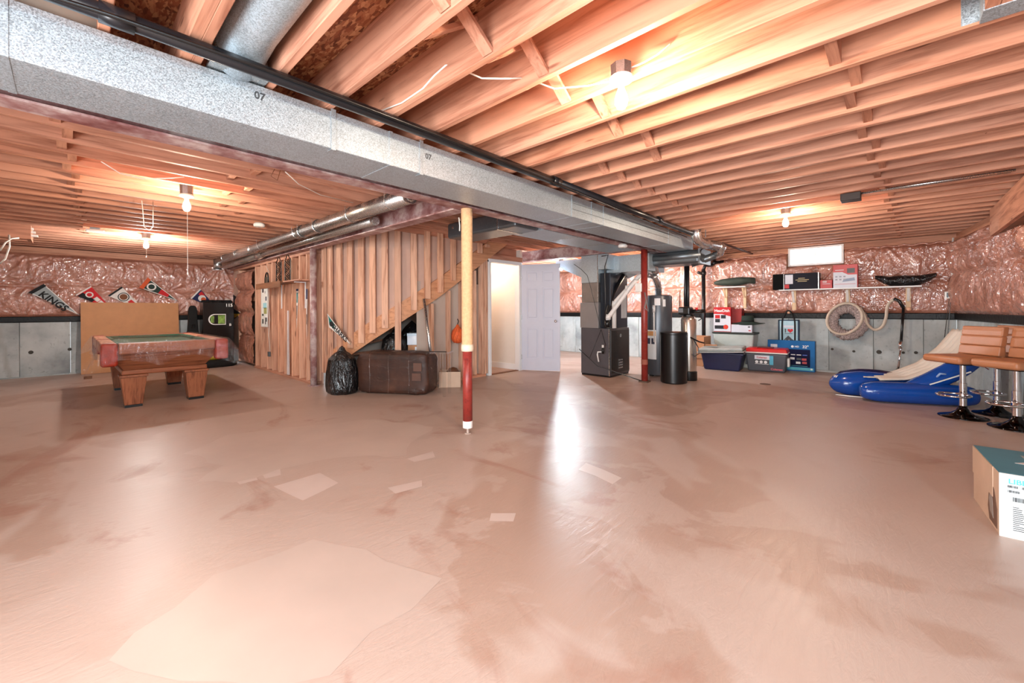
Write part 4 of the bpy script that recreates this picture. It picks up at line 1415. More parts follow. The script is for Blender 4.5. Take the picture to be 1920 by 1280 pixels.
# ================================================================== FURNACE AREA
GREYD, GREYM = M('dark_grey_enamel', (84, 80, 84), .45, .2, .05), M('mid_grey_enamel', (138, 132, 130), .45, .2, .05)
NAVY = M('blue_black_enamel', (34, 42, 52), .3, .3, .15)
PVC = M('white_pvc', (226, 222, 218), .35, 0, .03)
fu = thing('furnace', 'grey furnace cabinet with white plastic vent pipes', 'furnace', (-4.1, 6.22, 0))
MB().box(0, 0, .03, .57, .70, .83).build('cabinet', GREYD, fu, bevel=.006)
MB().box(.01, .01, 0, .56, .69, .029).build('plinth', BLACK, fu)
MB().box(-.012, -.006, .832, .36, .66, 1.28).build('upper_cabinet', GREYM, fu, bevel=.005)
MB().box(.365, .05, .832, .56, .66, 1.78).build('coil_cabinet', NAVY, fu, bevel=.005)
fd = MB().box(.571, .02, .06, .585, .68, .80).build('front_door', M('dark_brown_enamel', (58, 54, 52), .35, .4), fu, bevel=.006)
MB().box(.552, -.003, .03, .572, -.0004, .83).build('corner_trim', GALV_S, fu)
for i in range(4):
    MB().box(.586, .28 + .0 * i, .13 + .045 * i, .590, .42, .155 + .045 * i).build('vent_slot', GALV_S, fd)
MB().lathe([(.03, 0), (.03, .004)], 16, (0, 0, 0)).build('badge', GALV_S, fd, (.586, .35, .70)).rotation_euler = (0, PI / 2, 0)
MB().box(.561, .42, 1.0, .565, .62, 1.42).build('label_panel', M('pale_grey_label', (196, 198, 200), .5), fu)
rp = thing('return_plenum', 'tall galvanised return duct on top of the furnace cabinet', 'duct', (-4.1, 6.22, 1.282))
MB().box(.02, .0, 0, .34, .62, .34).build('duct_section', M('dull_zinc', (142, 136, 132), .4, .6), rp, bevel=.003)
MB().box(.015, -.004, .342, .345, .63, .82).build('duct_section', GALV, rp, bevel=.003)
MB().box(.345, .0, .56, .52, .5, .82).build('side_box', GALV, rp, bevel=.003)
MB().box(.343, -.008, .0, .36, -.002, .82).build('corner_strip', GALV_S, rp)
tr2 = thing('sloped_duct', 'sloping sheet-metal duct left of the furnace top', 'duct', (-4.1, 6.42, 0))
MB().prism([(-.70, 1.99), (-.01, 1.70), (-.01, 2.09), (-.70, 2.09)], lambda a, b, h: (a, h, b), 0, .4).build('duct_body', GALV, tr2)
sp_ = thing('supply_plenum', 'galvanised supply plenum between the furnace and main duct', 'duct', (-3.72, 6.46, 1.79))
MB().box(0, 0, 0, .78, .62, .285).build('duct_body', GALV, sp_, bevel=.004)
MB().prism([(.0, -.10), (.30, 0), (.0, 0)], lambda a, b, h: (a, h, b), .0, .6).build('slope', GALV_D, sp_)
vp = thing('vent_pipes', 'white plastic vent pipes slanting from the furnace to the red post', 'pipe')
MB().tube([(-3.457, 6.246, 0.840), (-3.456, 6.248, 1.226), (-3.412, 6.247, 1.305), (-3.119, 6.315, 1.615), (-3.061, 6.328, 1.682), (-2.978, 6.446, 1.745)], .036, 14).build('pipe', PVC, vp, smooth=True)
MB().tube([(-3.521, 6.146, 0.851), (-3.510, 6.129, 0.994), (-3.471, 6.138, 1.065), (-3.151, 6.190, 1.490), (-3.040, 6.211, 1.623)], .034, 14).build('pipe', PVC, vp, smooth=True)
for p in ((-3.456, 6.248, 1.253), (-3.502, 6.123, 1.030), (-3.233, 6.277, 1.505)):
    MB().tube([(p[0], p[1], p[2] - .04), (p[0] + .012, p[1], p[2] + .04)], .043, 14).build('coupling', PVC, vp, smooth=True)
MB().tube([(-3.504, 6.107, 0.853), (-3.510, 6.102, 0.977)], .045, 12).build('coupling', BLACK, vp, smooth=True)
tag(MB().tube([(-3.470, 6.603, 1.759), (-3.551, 6.391, 1.429), (-3.582, 6.226, 1.064), (-3.585, 6.196, 0.848)], .035, 12).build('drain_pipe', BLACK, None, smooth=True), 'black plastic pipe slanting behind the white vent pipes', 'pipe')
cable([(-3.990, 5.847, 1.927), (-3.887, 5.916, 1.834), (-3.798, 5.958, 1.731), (-3.742, 5.983, 1.514), (-3.664, 6.054, 1.066), (-3.619, 6.096, 0.814), (-3.556, 6.141, 0.546)], 'black wire curving down the furnace side', .008, BLACK)
cable([(-3.603, 6.070, 0.816), (-3.665, 5.985, 0.577), (-3.722, 5.892, 0.341)], 'thin dark tube slanting across the furnace side', .008, BLACK)
cable([(-3.912, 5.879, 0.489), (-3.749, 5.935, 0.335), (-3.609, 5.956, 0.220), (-3.412, 6.043, 0.159), (-3.127, 6.130, 0.074), (-2.882, 6.221, -0.004)], 'black condensate hose running down to the red post base', .012, BLACK)
cable([(-3.593, 6.080, 2.047), (-3.514, 6.153, 2.065), (-3.554, 6.116, 1.869), (-3.549, 6.120, 1.333), (-3.557, 6.113, 0.869)], 'black conduit running up the furnace corner', .014, BLACK)
tp = thing('condensate_trap', 'small black and white condensate trap on the furnace side', 'trap', (-3.578, 6.093, 0.476))
MB().tube([(0, -.012, -.06), (0, -.012, .04)], .022, 10).build('trap_body', BLACK, tp, smooth=True)
MB().tube([(0, -.012, .04), (0, -.012, .085)], .018, 10).build('cap', PVC, tp, smooth=True)
MB().tube([(-.02, -.012, -.03), (-.085, -.03, -.035), (-.095, -.03, -.08), (-.07, -.03, -.2)], .012, 8).build('outlet_tube', PVC, tp, smooth=True)

# water heater
wh = thing('water_heater', 'tall dark grey water heater behind the red post', 'water heater', (-3.03, 7.02, 0))
MB().lathe([(.215, .03), (.225, .05), (.228, 1.36), (.22, 1.385), (.19, 1.40), (.05, 1.41)], 32).build('tank', M('slate_enamel', (84, 88, 94), .32, .3, .05), wh, auto=40)
for a in range(3):
    MB().box(.14 * math.cos(a * 2.1) - .03, .14 * math.sin(a * 2.1) - .03, 0, .14 * math.cos(a * 2.1) + .03, .14 * math.sin(a * 2.1) + .03, .03).build('foot', BLACK, wh)


def curved_label(parent, r, a0, a1, z0, z1, mat, name='label_panel'):
    MB().grid(lambda u, v: (r * math.cos(a0 + (a1 - a0) * u), r * math.sin(a0 + (a1 - a0) * u), z0 + (z1 - z0) * v), 8, 2).build(name, mat, parent, smooth=True)


LBL = M('white_label', (226, 226, 226), .5, 0, .03)
curved_label(wh, .2295, math.radians(-82), math.radians(-58), 1.22, 1.34, LBL)
curved_label(wh, .2295, math.radians(-48), math.radians(-36), 1.20, 1.32, LBL)
curved_label(wh, .2295, math.radians(-120), math.radians(-75), .30, .80, LBL)
curved_label(wh, .2300, math.radians(-118), math.radians(-78), .70, .78, M('orange_warning', (206, 150, 96), .5))
for i in range(2):
    curved_label(wh, .2301, math.radians(-116 + 20 * i), math.radians(-102 + 20 * i), .56, .66, M('dark_print', (50, 50, 70), .5))
MB().tube([(.04, -.262, 1.20), (.04, -.262, .60)], .012, 10).build('relief_pipe', PVC, wh, smooth=True)
MB().tube([(.04, -.262, 1.22), (.04, -.262, 1.10)], .022, 10).build('relief_valve', LBL, wh, smooth=True)
fl = thing('flue_pipe', 'shiny aluminium flue rising from the water heater', 'pipe')
MB().tube([(-3.019, 6.681, 2.176), (-3.013, 6.686, 2.014), (-3.000, 6.739, 1.873), (-2.997, 6.796, 1.750)], [.085, .085, .082, .078], 18).build('pipe', ALUM, fl, smooth=True)
cor = []
cr = []
for i in range(14):
    f = i / 13
    a, b = Vector((-3.004, 6.790, 1.732)), Vector((-3.03, 7.02, 1.41))
    c_ = a.lerp(b, f)
    cor.append((c_.x + .03 * math.sin(f * PI), c_.y, c_.z))
    cr.append(.062 if i % 2 else .052)
MB().tube(cor, cr, 16).build('flex_pipe', ALUM, fl, smooth=True)
MB().tube([(-3.052, 6.446, 1.732), (-3.001, 6.698, 1.708)], .04, 14).build('side_pipe', ALUM, fl, smooth=True)

# softener
bt = thing('brine_tank', 'round black brine tank of the water softener', 'tank', (-2.56, 6.50, 0))
MB().lathe([(.185, 0), (.198, .015), (.198, .76), (.19, .765)], 36).build('tank_body', BLACK, bt, auto=40)
MB().lathe([(.204, .755), (.206, .765), (.205, .79), (.17, .80), (.05, .803)], 36).build('lid', BLACK, bt, auto=40)
rt = thing('resin_tank', 'slim silver softener tank with a black valve head', 'tank', (-2.47, 6.90, 0))
MB().lathe([(.125, 0), (.128, .01), (.128, .14), (.12, .145)], 28).build('base', BLACK, rt, auto=40)
MB().lathe([(.115, .146), (.118, .16), (.118, .98), (.10, 1.03), (.06, 1.05)], 28).build('shell', M('stainless_jacket', (208, 200, 190), .2, .9, .04), rt, smooth=True)
MB().lathe([(.075, 1.0), (.085, 1.02), (.085, 1.06), (.06, 1.075)], 20).build('collar', BLACK, rt)
MB().box(-.12, -.13, 1.06, .06, .05, 1.19).build('control_head', BLACK, rt, bevel=.02)
MB().box(-.115, -.135, 1.10, -.04, -.13, 1.17).build('display', M('grey_display', (110, 114, 120), .3), rt)
MB().tube([(.05, .0, 1.12), (.24, .06, 1.12)], .03, 12).build('valve_body', BLACK, rt, smooth=True)
MB().tube([(.12, .02, 1.12), (.12, .02, 1.18)], .022, 10).build('red_knob', M('red_plastic', (190, 24, 32), .4), rt)
MB().tube([(.14, .05, 1.06), (.20, .02, 1.0), (.16, -.02, .97)], .008, 6).build('hose', BLACK, rt)
MB().tube([(.06, -.09, .70), (.20, -.12, .64), (.28, -.1, .62)], .012, 6).build('drain_arm', BLACK, rt)
MB().tube([(.11, -.09, .66), (.19, -.12, .55), (.20, -.12, .45), (.13, -.1, .40), (.10, -.1, .43)], .007, 6).build('cable_loop', BLACK, rt)
for i, (u_, lab) in enumerate(((0, 'left black pipe dropping to the softener valve'), (1, 'right black pipe dropping to the softener valve'))):
    pass
dp = thing('drain_stack', 'pair of black pipes dropping to the softener valve', 'pipe')
MB().tube([(-2.943, 8.070, 2.315), (-2.752, 7.542, 1.914), (-2.699, 7.387, 1.092)], .026, 12).build('pipe', ABS, dp, smooth=True)
MB().tube([(-2.856, 7.966, 2.315), (-2.717, 7.575, 1.914), (-2.647, 7.368, 1.055)], .024, 12).build('pipe', ABS, dp, smooth=True)
ds = thing('drain_stack', 'tall black drain stack standing left of the red heater box', 'pipe')
MB().tube([(-2.973, 9.180, 1.994), ((-2.973, 9.180, 1.994)[0], (-2.973, 9.180, 1.994)[1], .0)], .038, 16).build('pipe', ABS, ds, smooth=True)
MB().tube([(-2.973, 9.180, 1.881), (-2.973, 9.180, 1.949)], .05, 16).build('coupling', ABS, ds, smooth=True)
MB().tube([(-2.973, 9.180, 1.982), (-2.947, 9.203, 2.073), (-2.848, 9.296, 2.084), (-2.805, 9.403, 2.168), (-2.815, 9.258, 2.225), (-2.897, 8.363, 2.069)], .036, 14).build('trap', ABS, ds, smooth=True)
MB().tube([(-3.064, 9.095, 1.938), (-3.023, 9.133, 1.915), (-2.973, 9.180, 1.892)], .03, 12).build('branch', ABS, ds, smooth=True)
tag(MB().tube([(-2.734, 9.060, 2.101), (-2.508, 9.816, 2.224), (-2.212, 10.569, 2.359)], .03, 12).build('iron_pipe', BLACK, None, smooth=True), 'black pipe along the top of the back wall', 'pipe')
tag(MB().tube([(-1.924, 6.810, 2.157), (-2.146, 10.016, 2.289)], .018, 10).build('gas_pipe', M('brown_iron', (72, 46, 40), .5), None, smooth=True), 'thin brown pipe slanting from the silver elbows to the wall', 'pipe')
ve = thing('vent_elbows', 'silver vent pipe with elbows at the far end of the main duct', 'pipe')
MB().tube([(-2.133, 6.275, 2.401), (-2.134, 6.274, 2.244), (-2.127, 6.321, 2.171), (-2.084, 6.417, 2.130), (-1.968, 6.701, 2.109)], .072, 20).build('pipe', ALUM, ve, smooth=True)
MB().tube([(-1.968, 6.701, 2.109), (-1.942, 6.794, 2.092), (-1.985, 6.890, 2.024), (-2.062, 6.887, 1.990)], [.072, .070, .062, .06], 18).build('elbow', ALUM, ve, smooth=True)
MB().tube([(-2.062, 6.887, 1.990), (-2.177, 6.848, 1.946), (-2.386, 6.791, 1.874)], .055, 18).build('pipe', GALV_D, ve, smooth=True)
for p, r_ in (((-2.134, 6.274, 2.260), .076), ((-2.135, 6.300, 2.201), .076)):
    MB().tube([(p[0], p[1], p[2] - .006), (p[0], p[1], p[2] + .006)], r_, 20).build('seam_ring', ALUM, ve)
MB().box((-2.016, 6.588, 2.335)[0] - .006, 6.32, 2.20, (-2.016, 6.588, 2.335)[0] + .006, 6.326, 2.31).build('hanger_strap', GALV_S, ve)

# far corner past the door: shelf, bag, bench with a pot
fs = thing('wall_shelf', 'pale shelf on the bright far wall past the door edge', 'shelf', (-5.55, 9.05, 1.50))
MB().box(-.5, 0, 0, .45, .30, .025).build('board', WHITE, fs)
for x in (-.3, .2):
    MB().box(x, .02, -.4, x + .03, .29, -.001).build('bracket', W_Z, fs)
bag('black_bag', 'black bag lying on the pale shelf past the door edge', (-5.50, 9.2, 1.526), .24, .12, .2, 12, False, MATTE)
tag(MB().box(-.09, -.09, 0, .09, .09, .42).build('jug', M('aqua_jug', (150, 206, 206), .3), None, (-5.72, 9.13, 1.06)), 'pale aqua container below the far pale shelf', 'container')
bn = thing('stool_table', 'small white bench with a pot by the far wall', 'bench', (-5.20, 8.75, 0))
MB().box(-.26, -.16, .50, .22, .16, .53).build('top', WHITE, bn)
for x in (-.16, .16):
    MB().taper((x, 0, 0), .07, .2, (x, 0, .499), .05, .1).build('leg', GALV_S, bn)
tag(MB().lathe([(.09, 0), (.11, .02), (.115, .13), (.105, .135)], 20).build('pot', M('steel_pot', (200, 196, 186), .25, .8), None, (-5.17, 8.75, .531), smooth=True), 'steel pot on the small white bench', 'pot')

# ================================================================== BACK WALL SHELVES
PINE = M('pale_pine', (222, 190, 152), .6, 0, .1, 8)
s1 = thing('wall_shelf', 'short white shelf on pine brackets below the green bag', 'shelf', (-2.42, 9.06, 1.585))
MB().box(-.30, 0, 0, .27, .3, .02).build('board', WHITE, s1)
for x in (-.14, .21):
    MB().box(x - .025, .20, -.42, x + .025, .25, -.001).build('bracket', PINE, s1)
    MB().obox((x, .18, -.20), (x, .04, -.02), .03, .02).build('brace', PINE, s1)
s2 = thing('wall_shelf', 'long white shelf carrying cartons on the back wall', 'shelf', (-.62, 9.05, 1.490))
MB().box(-.97, 0, 0, .93, .3, .018).build('board', WHITE, s2)
for x in (-.76, .02, .78):
    MB().box(x - .03, .19, -.36, x + .03, .23, -.001).build('bracket', PINE, s2)
    MB().obox((x, .18, -.22), (x, .04, -.02), .035, .02).build('brace', PVC, s2)
gbm = M('dark_green_cloth', (58, 66, 58), .8, 0, .15, 10)
gbag = MB()
def _gb(u, v):
    a = 2 * PI * u
    x = -.37 + .74 * v
    w_ = .13 * math.sin(PI * min(1, .08 + v * .95)) ** .4 + .01
    h_ = .075 * math.sin(PI * min(.999, .04 + v * .90)) ** .5 + .006
    return (x, .15 + w_ * math.cos(a), .085 + h_ * math.sin(a) - (.05 * max(0, v - .86) * 7 * (math.sin(a) < 0)) + .012 * float(vnoise(x * 9, a * 2, 3)) + .03 * v)
gbag.grid(_gb, 24, 30, True)
tag(gbag.build('cloth_bag', gbm, None, (-2.38, 9.06, 1.602), smooth=True), 'dark green cloth bag on the short shelf', 'bag')


def carton(name, label, x0, x1, y0, y1, z0, z1, mat, rz=0, bevel=.004):
    o = thing(name, label, 'box', ((x0 + x1) / 2, y0, z0), rz)
    w_ = (x1 - x0) / 2
    MB().box(-w_, 0, 0, w_, y1 - y0, z1 - z0).build('body', mat, o, bevel=bevel)
    return o, w_, z1 - z0


def panel(o, x0, x1, z0, z1, mat, name='print', d=.0012, y=0):
    return MB().box(x0, y - d, z0, x1, y - .0003, z1).build(name, mat, o)


RED, NVB = M('red_print', (186, 26, 34), .4, 0, .05), M('charcoal_print', (36, 37, 46), .6, 0, .05, 6, 0, 60, .12)
LG, DK = M('pale_print', (206, 208, 218), .45, 0, .05), M('dark_print2', (36, 36, 42), .4)
CREAM = M('gold_print', (176, 160, 120), .5)
o, w_, h_ = carton('long_carton', 'long black carton with gold lettering on the long shelf', -1.69, -.985, 9.07, 9.29, 1.509, 1.80, NVB)
panel(o, -w_, -w_ + .17, 0, h_, M('pure_black_print', (8, 8, 9), .7, 0, .1, 6, 0, 60, .1))
panel(o, -w_ + .20, -w_ + .32, .10, .27, LG, y=-.001)
panel(o, -w_ + .19, -w_ + .26, .02, .09, RED, y=-.001)
panel(o, -w_ + .172, -w_ + .182, 0, h_, GALV_S)
panel(o, w_ - .012, w_, 0, h_, GALV_S)
for i, (a_, b_) in enumerate(((.40, .50), (.36, .56), (.39, .53))):
    panel(o, -w_ + a_, -w_ + b_, .19 - .028 * i, .203 - .028 * i, CREAM, y=-.001)
o, w_, h_ = carton('small_carton', 'small red carton between two larger ones on the long shelf', -.97, -.80, 9.08, 9.25, 1.509, 1.655, RED)
text('print', 'SEB', .04, LBL, o, (-.02, -.001, .115), face(0, -1))
panel(o, -.05, .06, .075, .083, LG)
o, w_, h_ = carton('cookware_carton', 'red and pale cookware carton on the long shelf', -.785, -.455, 9.06, 9.30, 1.509, 1.905, RED)
MB().prism([(-w_ + .002, .0), (w_ - .01, 0), (w_ - .01, .22), (.04, .22), (-.04, .27), (-w_ + .002, .27)], lambda a, b, h: (a, -h, b), .0003, .0016).build('print', LG, o)
panel(o, -w_ + .03, -.02, .30, .31, LBL)
pp = MB().lathe([(.045, 0), (.05, .006), (.05, .075), (.055, .08)], 16, (0, 0, 0), 1, .02).build('pot_picture', DK, o, (.075, -.003, .25))
MB().prism([(-.04, .10), (.13, .12), (.12, .17), (-.02, .15)], lambda a, b, h: (a, -h, b), .0017, .0024).build('print', M('blue_grey_print', (120, 134, 160), .4), o)
for i in range(3):
    for j in range(2):
        panel(o, -w_ + .03 + .055 * i, -w_ + .06 + .055 * i, .13 + .05 * j, .155 + .05 * j, M('mid_grey_print', (150, 152, 164), .5), y=-.0017)
panel(o, -w_ + .02, w_ - .03, .06, .066, RED, y=-.0017)
bl = MB()
def _bb(u, v):
    a = 2 * PI * u
    lift = max(0, abs(v - .5) * 2 - .5) * .26
    x = (-.36 + .72 * v)
    r_ = .085 * (1 - .75 * abs(2 * v - 1) ** 3) + .006
    return (x * 1.0, .15 + 1.2 * r_ * math.cos(a), .085 + lift * .55 + r_ * .9 * math.sin(a) + .012 * float(vnoise(x * 14, 3 * math.cos(a), 8)))
bl.grid(_bb, 26, 34, True)
tag(bl.build('plastic_bag', BAGM, None, (.12, 9.06, 1.510), smooth=True), 'glossy black plastic bag with pointed ends on the long shelf', 'bag')

# wall hose, wand, rods, socket
HC = Vector((-.63, 9.23, .945))
ho = thing('vacuum_hose', 'coiled vacuum hose with a fuzzy grey cover on the back wall', 'hose')
fz = M('fuzzy_hose_cover', (168, 150, 146), .95, 0, .75, 70, .9, 90)
TAN = M('tan_hose', (196, 178, 160), .6, 0, .05, 30)
m = MB()
def _fz(u, v):
    a, b = 2 * PI * u, 2 * PI * v
    R_, r_ = .205, .078
    k = r_ * (1 + .45 * (float(vnoise(a * 14, b * 4, 2)) - .5) + .40 * (float(vnoise(a * 34, b * 8, 3)) - .5))
    return (HC.x + .025 + (R_ + k * math.cos(b)) * math.cos(a) * .98, HC.y - .03 + k * .9 * math.sin(b), HC.z - .02 + (R_ + k * math.cos(b)) * math.sin(a) * 1.12)
m.grid(_fz, 150, 18, True)
m.build('fuzzy_cover', fz, ho, smooth=True)
pts = []
for i in range(70):
    a = -2.0 - 2 * PI * 1.12 * i / 69 * 1.0
    R_ = .235 + .02 * math.sin(a * 2)
    pts.append((HC.x - .01 + R_ * math.cos(a), HC.y - .10 - .0004 * i, HC.z + .03 + R_ * 1.12 * math.sin(a)))
MB().tube(pts, .022, 10).build('hose_coil', TAN, ho, smooth=True)
S_ = [(-0.435, 9.140, 1.171), (-0.381, 9.150, 1.045), (-0.334, 9.160, 0.883), (-0.247, 9.170, 0.796), (-0.154, 9.170, 0.851), (-0.108, 9.170, 0.993), (-0.094, 9.170, 1.151), (-0.062, 9.170, 1.247), (0.015, 9.170, 1.298), (0.078, 9.160, 1.245), (0.103, 9.150, 1.150)]
def smooth_pts(p, n=6):
    p = [Vector(q) for q in p]
    out = []
    for i in range(len(p) - 1):
        p0, p1, p2, p3 = p[max(0, i - 1)], p[i], p[i + 1], p[min(len(p) - 1, i + 2)]
        for k in range(n):
            t = k / n
            out.append(.5 * ((2 * p1) + (p2 - p0) * t + (2 * p0 - 5 * p1 + 4 * p2 - p3) * t * t + (3 * p1 - p0 - 3 * p2 + p3) * t ** 3))
    out.append(p[-1])
    return out
MB().tube(smooth_pts(S_), .022, 10).build('hose_tail', TAN, ho, smooth=True)
wa = thing('vacuum_wand', 'black and chrome vacuum wand leaning on the back wall', 'vacuum wand')
MB().tube([(-0.010, 9.150, 1.307), (0.053, 9.140, 1.271), (0.103, 9.130, 1.159)], .024, 10).build('handle', BLACK, wa, smooth=True)
MB().tube([(0.103, 9.130, 1.159), (0.069, 9.050, 0.554)], .018, 10).build('upper_tube', BLACK, wa, smooth=True)
MB().tube([(0.078, 9.050, 0.580), (0.030, 9.000, 0.138)], .016, 10).build('lower_tube', CHROME, wa, smooth=True)
MB().tube([(0.066, 9.050, 0.622), (0.062, 9.040, 0.503)], .026, 10).build('joint', CHROME, wa, smooth=True)
p = (0.030, 8.950, 0.085)
MB().box(p[0] - .13, 8.86, .005, p[0] + .13, 8.98, .06).build('floor_head', BLACK, wa, bevel=.02)
MB().tube([(p[0], 8.93, .05), (0.030, 8.990, 0.182)], .022, 10).build('neck', BLACK, wa, smooth=True)
for i, (a, b, lab) in enumerate((((0.549, 9.200, 0.546), (0.628, 9.240, 1.451), 'left thin black fishing rod by the room corner'), ((0.589, 9.200, 0.573), (0.634, 9.240, 1.393), 'right thin black fishing rod by the room corner'))):
    r_ = thing('fishing_rod', lab, 'fishing rod')
    bot = Vector(a) + (Vector(a) - Vector(b)) * ((a[2] - .0) / (b[2] - a[2]))
    MB().tube([(bot.x, 9.1, .002), a, b], [.007, .006, .003], 7).build('blank', BLACK, r_)
    MB().tube([(a[0], a[1] - .01, a[2] + .06), (a[0] + .02, a[1] - .03, a[2] + .07)], .008, 6).build('reel_seat', BLACK, r_)
    MB().tube([(a[0] + .01, a[1] - .01, a[2] + .26), (a[0] + .025, a[1] - .02, a[2] + .262)], .003, 5).build('line_guide', BLACK, r_)
ob = thing('outlet_box', 'white socket with a white conduit in the room corner', 'outlet', (.615, 9.24, 1.30))
MB().box(-.05, -.03, 0, .05, .02, .105).build('box', PORC, ob, bevel=.006)
MB().box(-.03, -.034, .015, -.008, -.0302, .09).build('socket', BLACK, ob)
MB().box(.012, -.034, .03, .03, -.0302, .075).build('socket', BLACK, ob)
MB().tube([(.03, 0, .105), (.032, 0, .7), (.045, .0, .93)], .012, 8).build('conduit', PVC, ob, smooth=True)
# ================================================================== BOXES ALONG THE BACK WALL
o, w_, h_ = carton('moving_carton', 'brown cardboard carton left of the blue bin, lower one', -3.24, -2.82, 8.68, 9.05, 0, .16, CARD)
o, w_, h_ = carton('moving_carton', 'brown cardboard carton left of the blue bin, upper one', -3.32, -2.80, 8.66, 9.08, .162, .60, CARD)
panel(o, -.03, .03, .0, h_, CARDL)
panel(o, .15, .20, .18, .20, DK)
# clear bin with dark lid
cbn = thing('storage_bin', 'cloudy clear storage bin under the red heater box', 'bin', (-2.36, 8.98, 0))
CLR = M('cloudy_plastic', (176, 184, 180), .35, 0, .1, 4)
MB().taper((0, .19, 0), .62, .34, (0, .19, .655), .74, .38).build('body', CLR, cbn, bevel=.02)
MB().box(-.385, -.015, .656, .385, .395, .69).build('lid', M('dark_green_lid', (40, 48, 44), .5), cbn, bevel=.01)
o, w_, h_ = carton('heater_carton', 'tall red and white heater box on the clear bin', -2.72, -2.40, 9.0, 9.24, .692, 1.19, RED)
MB().prism([(-w_ + .001, .01), (w_ - .001, .01), (w_ - .001, .31), (.0, .36), (-w_ + .001, .36)], lambda a, b, h: (a, -h, b), .0003, .0014).build('print', LG, o)
text('print', 'HeatDish', .075, LBL, o, (.0, -.002, .425), face(0, -1))
for x, z in ((-.13, .27), (-.02, .27), (-.13, .19)):
    panel(o, x, x + .09, z, z + .07, (RED, DK, DK)[int(x > -.1) + int(z < .2)], y=-.0015)
panel(o, -.0, .07, .19, .25, LG, y=-.0015)
panel(o, -w_ + .02, w_ - .08, .06, .13, DK, y=-.0015)
MB().lathe([(.045, 0), (.045, .002)], 20).build('red_disc', M('orange_red_print', (214, 60, 40), .4), o, (.07, -.002, .10)).rotation_euler = (PI / 2, 0, 0)
o, w_, h_ = carton('red_carton', 'dark red box standing behind the tall heater box', -2.40, -2.22, 9.07, 9.26, .692, 1.16, M('dark_red_print', (136, 28, 26), .5))
o, w_, h_ = carton('flat_white_carton', 'flat white box on the clear bin beside the heater box', -2.385, -2.02, 8.975, 9.06, .692, .845, LG)
panel(o, w_ - .07, w_ - .03, .10, .12, DK)
panel(o, w_ - .06, w_ - .02, .03, .05, RED)
ht = thing('bucket_hat', 'dark green wide-brimmed hat on the flat white box', 'hat', (-2.13, 9.11, .846))
HATM = M('dark_green_felt_hat', (30, 46, 40), .85, 0, .15, 14)
def _brim(u, v):
    a = 2 * PI * u
    r_ = .095 + .17 * v
    return (r_ * math.cos(a) * 1.15, r_ * math.sin(a) * .55, .012 + .02 * math.cos(2 * a) * v + .05 * (1 - v) ** 2)
MB().grid(_brim, 36, 8, True).build('brim', HATM, ht, solid=.006, smooth=True)
MB().lathe([(.11, .05), (.118, .09), (.115, .16), (.085, .175), (.03, .17)], 26, (0, 0, 0), 1, .6).build('crown', HATM, ht, smooth=True)
MB().lathe([(.119, .06), (.121, .085)], 26, (0, 0, 0), 1, .6).build('hat_band', MATTE, ht, smooth=True)
# blue bin with grey lid askew
bb_ = thing('storage_bin', 'dark blue storage bin with a grey lid set askew', 'bin', (-2.39, 8.31, 0), math.radians(5))
NAVP = M('navy_plastic', (22, 28, 66), .35, 0, .1)
MB().taper((0, .25, 0), .60, .40, (0, .25, .34), .72, .48).build('body', NAVP, bb_, bevel=.02)
MB().box(-.375, .0, .30, .375, .5, .335).build('rim', NAVP, bb_, bevel=.01)
ld = MB().box(-.40, -.04, 0, .40, .52, .02).build('lid_skirt', M('grey_lid', (168, 172, 170), .45), bb_, (-.01, -.01, .338), bevel=.006)
ld.rotation_euler = (.02, math.radians(-3.5), .03)
ld2 = MB().box(-.38, -.02, .021, .38, .50, .085).build('lid', M('grey_lid', (168, 172, 170), .45), bb_, (-.01, -.01, .338), bevel=.025, seg=3)
ld2.rotation_euler = (.02, math.radians(-3.5), .03)
tag(MB().box(-.10, -.08, 0, .10, .08, .012).build('cardboard_scrap', CARD, None, (-2.60, 8.45, .452), .2), 'scrap of brown cardboard on the grey bin lid', 'cardboard')
# cooler
ck = thing('cooler', 'charcoal cooler with a red lid in front of the blue television box', 'cooler', (-1.73, 8.66, 0), math.radians(4))
CH = M('charcoal_plastic', (72, 74, 82), .5, 0, .05)
REDP = M('cooler_red', (204, 22, 24), .35, 0, .03)
MB().taper((0, .21, 0), .58, .36, (0, .21, .335), .655, .41).build('body', CH, ck, bevel=.025, seg=3)
MB().box(-.335, .0, .336, .335, .42, .356).build('white_rim', PORC, ck, bevel=.008)
MB().taper((0, .21, .357), .67, .42, (0, .21, .425), .63, .38).build('lid', REDP, ck, bevel=.014, seg=3)
MB().box(-.15, .08, .426, .10, .32, .44).build('lid_handle', M('dark_red_plastic', (120, 18, 20), .4), ck, bevel=.006)
for sx in (-1, 1):
    MB().box(sx * .333 - .018, .13, .10, sx * .333 + .018, .29, .26).build('handle', PORC if sx > 0 else CH, ck, bevel=.012)
panel(ck, -.175, .06, .225, .30, LG, 'sticker', y=-.004)
panel(ck, -.175, .06, .135, .222, DK, 'sticker', y=-.004)
panel(ck, .06, .12, .135, .30, M('cyan_sticker', (60, 160, 190), .4), 'sticker', y=-.004)
for i, x in enumerate((-.14, -.07, .0)):
    MB().lathe([(.026, 0), (.026, .002)], 14).build('sticker_icon', LBL, ck, (x, -.007, .18)).rotation_euler = (PI / 2, 0, 0)
panel(ck, -.17, .05, .14, .148, LBL, 'sticker', y=-.006)
text('lettering_print', 'Coleman', .05, M('pink_red_logo', (226, 90, 104), .4), ck, (.17, -.004, .06), face(0, -1))
text('lettering_print', 'Coleman', .045, RED, ck, (-.06, -.008, .262), face(0, -1))
